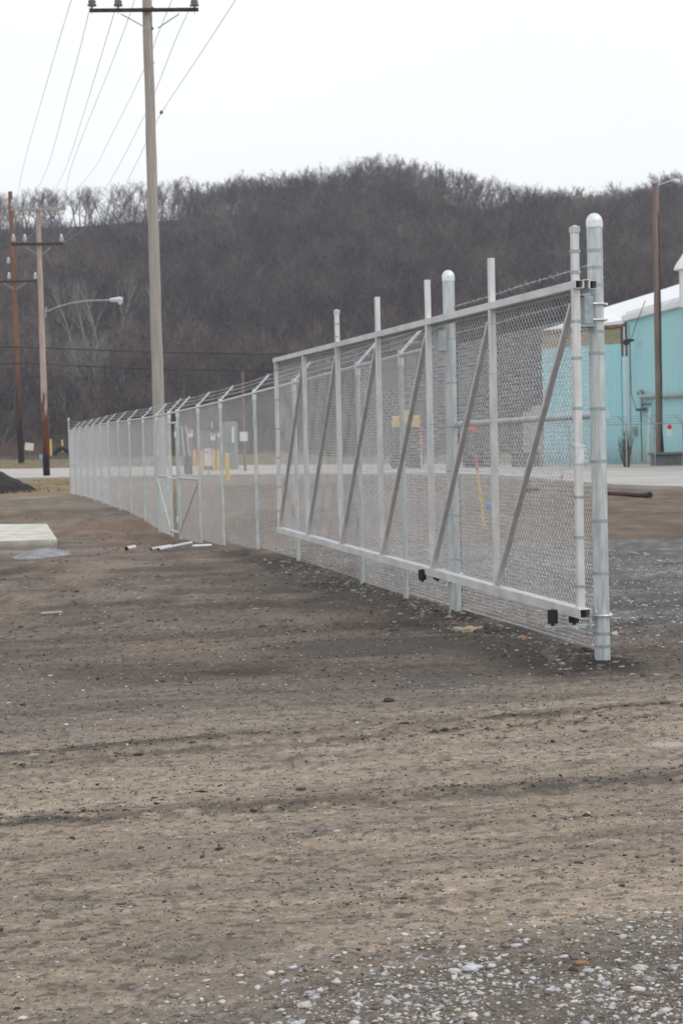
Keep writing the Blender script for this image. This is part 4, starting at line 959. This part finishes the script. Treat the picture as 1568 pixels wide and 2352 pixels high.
# loading ledge below the pole
l0 = V(1478, 1068, 99); m = MB(); m.bbox((l0.x, 96.2, -.1), (l0.x+8, 96.9, .72), .03); m.bbox((l0.x-.15, 96.0, .723), (l0.x+8, 97.0, .86), .02)
tag(m.build('concrete_ledge', M_SHEDD), 'low grey concrete ledge at the foot of the brown pole by the building', 'ledge')
# older fence in front of the building
of = empty('chain_link_fence', (V(1240, 1070, 93.5).x, 93.5, 0), 0, 'old dark chain link fence in front of the turquoise building', 'fence')
W5 = 93.5/4030
for px in (1240, 1306, 1371, 1437, 1502, 1567, 1633):
    x = V(px, 1000, 93.5).x - of.location.x; m = MB(); m.ring((x, 0), .04, -.2, 2.45, 8); po = m.build('post', M_PIPE, of)
    m = MB(); m.tube([(x, 0, 2.43), (x-.42, 0, 2.85)], .025, 6); m.build('barb_arm', M_PIPE, po)
m = MB(); m.tube([(-.1, 0, 2.44), (9.3, 0, 2.40)], .028, 8); m.build('top_rail', M_PIPE, of)
for f in (.3, .65, .95):
    m = MB(); m.tube([(-.42*f, 0, 2.44 + .42*f), (9.2-.42*f, 0, 2.42 + .42*f)], .006, 4); m.build('barbed_wire', M_DARK, of)
for k in range(3):
    o = link('chain_link_mesh', FAB, None, of); o.location = (k*3.02, .03, .04); o.rotation_euler = (0,0,-math.pi/2); o.scale = (1, -1.005, 1)
sg = V(1536, 988, 93.3); m = MB(); m.bbox((sg.x-.16, 93.25, sg.z-.32), (sg.x+.16, 93.28, sg.z+.34), .004); so_ = tag(m.build('warning_sign', M_SIGN), 'small red and white sign on the old fence right of the brown pole', 'sign')
m = MB(); m.tube([(sg.x-.0, 93.245, sg.z+.17), (sg.x, 93.235, sg.z+.17)], .13, 16); m.build('red_disc', M_RED, so_)
# dead shrub against the building
def shrub(name, loc, h, n, m, label, spread=.35, w=.02, seed=1):
    rnd = random.Random(seed); mb = MB()
    for k in range(n):
        a = rnd.uniform(0, 6.28); hh = h*rnd.uniform(.4, 1); q = Vector((rnd.gauss(0,.06), rnd.gauss(0,.06), 0)); e = q + Vector((math.cos(a)*spread*hh*rnd.random(), math.sin(a)*spread*hh*rnd.random(), hh))
        mid = q.lerp(e, .5) + Vector((rnd.gauss(0,.05), rnd.gauss(0,.05), 0)); mb.tube([q, mid, e], [w, w*.7, w*.2], 3, cap=False)
        for j in range(3):
            s = q.lerp(e, rnd.uniform(.4,.9)); mb.tube([s, s + Vector((rnd.gauss(0,.15), rnd.gauss(0,.15), rnd.uniform(.1,.4)))], [w*.5, w*.15], 3, cap=False)
    o = mb.build(name, m); o.location = loc; return tag(o, label, 'shrub')
q = G(1436, 1070); shrub('dead_shrub', (V(1436,1000,94.5).x, 94.5, 0), 2.4, 40, M_DARK, 'dark leafless shrub climbing the fence post by the white downspout', .3, .03, 2)

# ------------------------------------------------------------------ things in the yard beyond the fence
def bollard(px, py, top, wpx, m, label):
    p = G(px, py); h = (py - top) * p.y / 4030; r = wpx * p.y / 4030 / 2; mb = MB(); mb.ring((0,0), r, -.1, h-r*.5, 16); mb.dome((0,0,h-r*.5), r, r*.5, 16)
    t = empty('bollard', (p.x, p.y, 0), 0, label, 'bollard', 'yellow bollards beyond the fence'); mb.build('shaft', m, t)
    b = MB(); b.ring((0,0), r*1.03, h*.72, h*.80, 16); b.build('band', M_ORA if m is not M_ORA else M_YEL, t); return t
bollard(523, 1103, 1041, 10, M_YEL, 'widest yellow bollard, rightmost of those seen through the fence')
bollard(502, 1086, 1033, 7, M_YEL, 'yellow bollard, right one of the close pair seen through the fence')
bollard(492, 1086, 1033, 7, M_YEL, 'yellow bollard, left one of the close pair beside the NO sign')
bollard(465, 1095, 1035, 7, M_YEL, 'thin yellow bollard just left of the NO sign')
bollard(448, 1075, 1033, 7, M_ORA, 'orange bollard, leftmost of those seen through the fence')
# NO sign
def text_mesh(s, size, nm):
    c = bpy.data.curves.new(nm, 'FONT'); c.body = s; c.size = size; c.align_x = 'CENTER'; c.align_y = 'CENTER'; c.extrude = .004
    o = bpy.data.objects.new(nm, c); COL.objects.link(o); bpy.context.view_layer.update(); me = bpy.data.meshes.new_from_object(o.evaluated_get(bpy.context.evaluated_depsgraph_get()))
    bpy.data.objects.remove(o); me.materials.clear(); return me
Yn = 100.0; q = V(478, 1050, Yn); ns = empty('notice_sign', (q.x, Yn, 0), 0, 'white notice sign with red NO between yellow bollards beyond the fence', 'sign')
m = MB(); m.bbox((-.22, -.02, q.z-.5), (.22, 0, q.z+.5), .004); m.build('board', M_SIGN, ns)
m = MB(); m.tube([(-.0, .03, -.1), (0, .03, q.z+.4)], .035, 8); m.build('post', M_PIPE, ns)
tm_ = text_mesh('NO', .34, 'lettering'); o = link('lettering', tm_, M_RED, ns); o.location = (0, -.026, q.z+.28); o.rotation_euler = (R(90), 0, 0)
def small_sign(px, py, wpx, hpx, Y, label, red=True, postlen=True, m=M_SIGN, tilt=0):
    q = V(px, py, Y); k = Y/4030; t = empty('sign', (q.x, Y, 0), 0, label, 'sign'); mb = MB(); Mx = Matrix.Translation((0,0,q.z)) @ Matrix.Rotation(tilt, 4, 'Y')
    mb.bbox((-wpx*k/2, -.03, -hpx*k/2), (wpx*k/2, 0, hpx*k/2), .004, Mx); mb.build('board', m, t)
    if red: b = MB(); b.bbox((-wpx*k*.36, -.036, hpx*k*.10), (wpx*k*.36, -.031, hpx*k*.40), .001); b.build('red_panel', M_RED, t); t.children[-1].location = (0,0,q.z)
    mb = MB(); mb.tube([(0,.03,-.1), (0,.03,q.z)], .03, 6); mb.build('post', M_PIPE, t); return t
small_sign(489, 1003, 11, 15, 126, 'small red and white sign on the grey block wall above the close bollards')
small_sign(503, 998, 7, 11, 126, 'smallest red and white sign beside the corner of the green shed')
small_sign(438, 996, 11, 17, 112, 'small red topped sign beside the leaning white boards')
small_sign(68, 1026, 20, 17, 240, 'cream board sign tilted beside the road at the far left', False, m=M_SIGNY, tilt=R(8))
# grey wall and green shed
sh = empty('shed', (V(485, 1040, 130).x, 130, 0), 0, 'low grey shed with a taller green grey bay seen through the fence', 'building')
k = 130/4030
m = MB(); m.bbox((-26*k, 0, -.1), (30*k, 5, V(485, 985, 130).z), .03); m.build('grey_wall', M_SHEDD, sh)
m = MB(); m.bbox((30.2*k, -1.2, -.1), (55*k, 4, V(527, 969, 130).z), .03); m.build('green_bay', M_SHED, sh)
m = MB(); m.box((-27*k, -.25, V(485,985,130).z+.01), (30*k, 5.2, V(485,985,130).z+.13)); m.build('roof', M_DARK, sh)
m = MB(); m.bbox((51*k, -1.45, V(527,1017,130).z), (56*k, -1.25, V(527,981,130).z), .01); m.build('white_strip', M_SIGN, sh)
# leaning white boards on a dark frame
q = V(432, 1046, 108); t = empty('leaning_frame', (q.x, 108, 0), 0, 'dark frame with two leaning white boards seen beside the walk gate', 'frame'); k = 108/4030
for s, dx in ((0, 0), (1, 12)):
    m = MB(); a = Vector(((-8+dx)*k, 0, q.z-.05)); b = Vector(((-13+dx*.85)*k, 0, V(420, 979, 108).z)); m.beam(a, b, .05, .13, Vector((0,1,0))); m.build('white_board', M_SIGN, t)
m = MB(); m.beam((0*k, .15, -.1), (-7*k, .15, V(420, 979, 108).z), .1, .22, Vector((0,1,0))); m.box((-10*k, .1, -.1), (8*k, .4, q.z)); m.build('dark_frame', M_DARK, t)
# yellow machine
Ym2 = 112.0; q = V(933, 1012, Ym2); t = empty('yellow_machine', (q.x, Ym2, 0), 0, 'yellow bodied work machine parked far behind the sliding gate', 'machine'); k = Ym2/4030
zt = V(933, 955, Ym2).z; zm = V(933, 982, Ym2).z
m = MB(); m.bbox((-32*k, -.8, zm), (30*k, .8, zt), .08); m.bbox((-10*k, -.7, zt), (14*k, .7, zt+.35), .05); m.build('body', M_YEL, t)
m = MB(); m.bbox((-30*k, -.7, .45), (28*k, .7, zm-.01), .05); m.build('chassis', M_DARK, t)
for sx in (-19, 18):
    m = MB(); m.tube([(sx*k, -1.0, .55), (sx*k, -.65, .55)], .55, 20); m.tube([(sx*k, .65, .55), (sx*k, 1.0, .55)], .55, 20); w = m.build('wheel', M_TYRE, t)
# orange marker pole, red panel board on dark trailer, pale equipment
def marker(px, py, top, w, cols, label, lean=0, name='marker_stake'):
    p = G(px, py); h = (py-top)*p.y/4030; t = empty(name, (p.x, p.y, 0), 0, label, 'stake'); n = len(cols)
    for i, (c, f0, f1) in enumerate(cols):
        m = MB(); m.bbox((-w/2+lean*f0*h*0, -w/2, f0*h-(.1 if f0 == 0 else 0)), (w/2, w/2, f1*h), w*.1); o = m.build('stake_section', c, t)
    t.rotation_euler = (0, lean, 0); return t
marker(968, 1082, 955, .10, [(M_SIGN,0,.3),(M_ORA,.3,.6),(M_RED,.6,1)], 'thin red and orange marker pole beside the yellow machine')
marker(1110, 1200, 1042, .05, [(M_YEL,0,.76),(M_RED,.76,1)], 'leaning yellow stake with a red top close behind the sliding gate', lean=-.10)
marker(1290, 1108, 1090, .08, [(M_RED,0,1)], 'short bright red stake standing in front of the road')
fl = G(1120, 1176); t = empty('marker_flag', (fl.x, fl.y, 0), 0, 'small blue marker flag on a wire in the dirt', 'flag')
m = MB(); m.tube([(0,0,-.05), (0,0,.24)], .003, 5); m.build('stem', M_DARK, t); m = MB(); m.add([(-.06,0,.07),(.06,.01,.08),(.07,-.01,.20),(-.055,.01,.21),(-.06,.006,.07),(.06,.016,.08),(.07,-.004,.20),(-.055,.016,.21)], [(0,1,2,3),(7,6,5,4),(0,4,5,1),(1,5,6,2),(2,6,7,3),(3,7,4,0)]); m.build('flag', M_BLUE, t)
Yt = 108.0; q = V(1085, 1040, Yt); k = Yt/4030; t = empty('trailer', (q.x, Yt, 0), 0, 'dark box trailer with a bright red panel parked behind the sliding gate', 'trailer')
m = MB(); m.bbox((-22*k, -.9, .5), (38*k, .9, V(1085,992,Yt).z), .05); m.build('box', M_DARK, t)
m = MB(); m.bbox((-12*k, -1.0, V(1085,990,Yt).z), (10*k, -.92, V(1085,967,Yt).z), .02); m.build('red_panel', M_RED, t)
for sx in (-10, 24): m = MB(); m.tube([(sx*k, -1.0, .42), (sx*k, -.7, .42)], .42, 18); m.build('wheel', M_TYRE, t)
Ys = 105.0; q = V(1215, 1010, Ys); k = Ys/4030; t = empty('pale_housing', (q.x, Ys, 0), 0, 'pale grey stepped equipment housing left of the turquoise building', 'equipment')  # small pale grey block, not a tank
m = MB(); m.bbox((-12*k, -.8, 1.0), (28*k, .8, V(1215,945,Ys).z), .05); m.bbox((8*k, -.7, 1.0), (28*k, .7, V(1215,932,Ys).z), .05); m.build('housing', M_PIPE, t)
m = MB(); m.bbox((-40*k, -.7, -.05), (26*k, .7, .99), .05); m.build('base', M_DARK, t)  # dark block stands in for the shaded opening under the housing
# dark drain pipe lying in the brown soil on the right
a = G(1372, 1137); b = G(1484, 1143); t = empty('drain_pipe', (b.x, b.y, 0), 0, 'long dark pipe lying on the brown soil right of the gate', 'pipe')
m = MB(); m.tube([rel(a, t) + Vector((0,0,.06)), Vector((0,0,.06))], .062, 12); m.build('barrel', M_DARKW, t)
m = MB(); dd = rel(a, t).normalized(); m.tube([dd*.02 + Vector((0,0,.07)), -dd*.2 + Vector((0,0,.07))], .09, 12); m.build('socket', M_RUB, t)

# ------------------------------------------------------------------ left side things
zc = .10; S0, S1, S2, S3 = G(-260, 1206, zc), G(108, 1203, zc), G(132, 1239, zc), G(-330, 1252, zc)
m = MB(); n_ = 12; c_ = .012
m.add([S0, S1, S2, S3, *(Vector((p.x, p.y, -.4)) for p in (S0, S1, S2, S3))], [(3,2,1,0)[::1], (4,5,6,7)[::1], (0,1,5,4), (1,2,6,5), (2,3,7,6), (3,0,4,7)])
tag(m.build('concrete_slab', M_CONC), 'pale concrete slab set in the dirt at the left edge', 'slab')
def heap(name, cx, cy, rx, ry, h, c1, c2, label, seed, kind=None):
    n = 46; xs = np.linspace(-1.25, 1.25, n); X, Y = np.meshgrid(xs, xs); x = X.ravel()*rx + cx; y = Y.ravel()*ry + cy; q = np.hypot(X, Y).ravel()
    z = h * np.clip(1 - q, 0, 1) ** .85 * (.72 + .5*fbm(x/rx*3+seed, y/ry*3, 3, seed)) + h*.22*(fbm(x/rx*9, y/ry*9, 3, seed+4)-.5)*(q < 1.05) - np.where(q > 1.0, .12, 0) 
    idx = np.arange(n*n).reshape(n, n); f = np.stack([idx[:-1,:-1], idx[:-1,1:], idx[1:,1:], idx[1:,:-1]], -1).reshape(-1, 4)
    me = npmesh(name, np.stack([x-cx, y-cy, z + 0*x], 1), f); o = link(name, me, mat(name+'_material', c1, c2, rough=1, scale=4, bump=.8, bscale=9)); o.location = (cx, cy, float(gz(cx, cy)))
    return tag(o, label, 'heap')
heap('dirt_pile', -17.0, 74.5, 4.0, 3.5, 2.0, (.012,.012,.013), (.032,.03,.03), 'heap of black dirt at the left edge beyond the slab', 3)
g_ = G(97, 1277); heap('gravel_pile', g_.x, g_.y, .42, 1.1, .13, (.17,.17,.18), (.30,.30,.32), 'small pile of blue grey gravel in front of the slab', 8)
def offcut(x0, y0, x1, y1, r, label, open_end=True):
    a = G(x0, y0); b = G(x1, y1); z = r + .02 + gzz(a.x, a.y); t = empty('pipe_offcut', (a.x, a.y, z), 0, label, 'pipe', 'pipe offcuts lying by the fence'); d = Vector((b.x-a.x, b.y-a.y, .0)); m = MB()
    m.tube([Vector((0,0,0)), d], r, 14, cap=False); m.tube([d, Vector((0,0,0))], r*.86, 14, cap=False); m.build('barrel', M_ALU, t)
    m = MB(); e = d.normalized(); m.tube([e*.03, e*.031], r*.87, 14); m.build('bore_shade', M_RUB, t); return t  # black disc just inside the end stands in for the shade in the bore
offcut(291, 1268, 309, 1264, .036, 'short stubby pipe offcut lying alone left of the others')
offcut(347, 1268, 392, 1260, .024, 'pipe offcut at the left end of the row by the fence')
offcut(364, 1270, 440, 1254, .026, 'longest pipe offcut in the row by the fence')
offcut(405, 1261, 424, 1257, .028, 'short pipe offcut lying across the middle of the row')
offcut(442, 1259, 486, 1257, .026, 'separate pipe offcut nearest the fence post at the right end')
def ubollard(px, py, top, w, Y, label):
    q = V(px, py, Y); h = (py-top)*Y/4030; m = MB(); r = w*Y/8060; t = empty('bollard', (q.x, Y, q.z), 0, label, 'bollard', 'yellow posts by the upper road'); m.ring((0,0), r, -.5, h-.1, 12); m.dome((0,0,h-.1), r, .1, 12); m.build('shaft', M_YEL, t)
ubollard(118, 1046, 1009, 5, 236, 'tall yellow post just right of the peeling pole by the upper road')
ubollard(144, 1030, 1010, 4, 242, 'shorter yellow post standing behind the half buried tyre')
q = V(143, 1045, 238.); t = empty('half_tyre', (q.x, 238, q.z-.25), 0, 'half buried large black tyre beside the far fence end', 'tyre')
m = MB(); m.tube([(1.05*math.cos(a), 0, .1+1.05*math.sin(a)) for a in np.linspace(-.1, math.pi+.1, 22)], .34, 12); m.build('tread', M_TYRE, t)
q = V(95, 1050, 226.); m = MB(); m.bbox((q.x-.22, 225.8, q.z-.3), (q.x+.22, 226.2, q.z+.32), .05); tag(m.build('blue_marker', M_PBLUE), 'pale blue utility marker box on the verge left of the peeling pole', 'marker')

# ------------------------------------------------------------------ air
hz = MB(); hz.box((-460, -70, -4), (460, 1260, 175)); ho = hz.build('haze', None, kind='stuff')
hm = bpy.data.materials.new('thin_air'); hm.use_nodes = True; hn = hm.node_tree.nodes; hn.clear()
pv = hn.new('ShaderNodeVolumePrincipled'); pv.inputs['Color'].default_value = (.86,.90,1,1); pv.inputs['Density'].default_value = .00022
oo = hn.new('ShaderNodeOutputMaterial'); hm.node_tree.links.new(pv.outputs[0], oo.inputs['Volume']); ho.data.materials.append(hm)
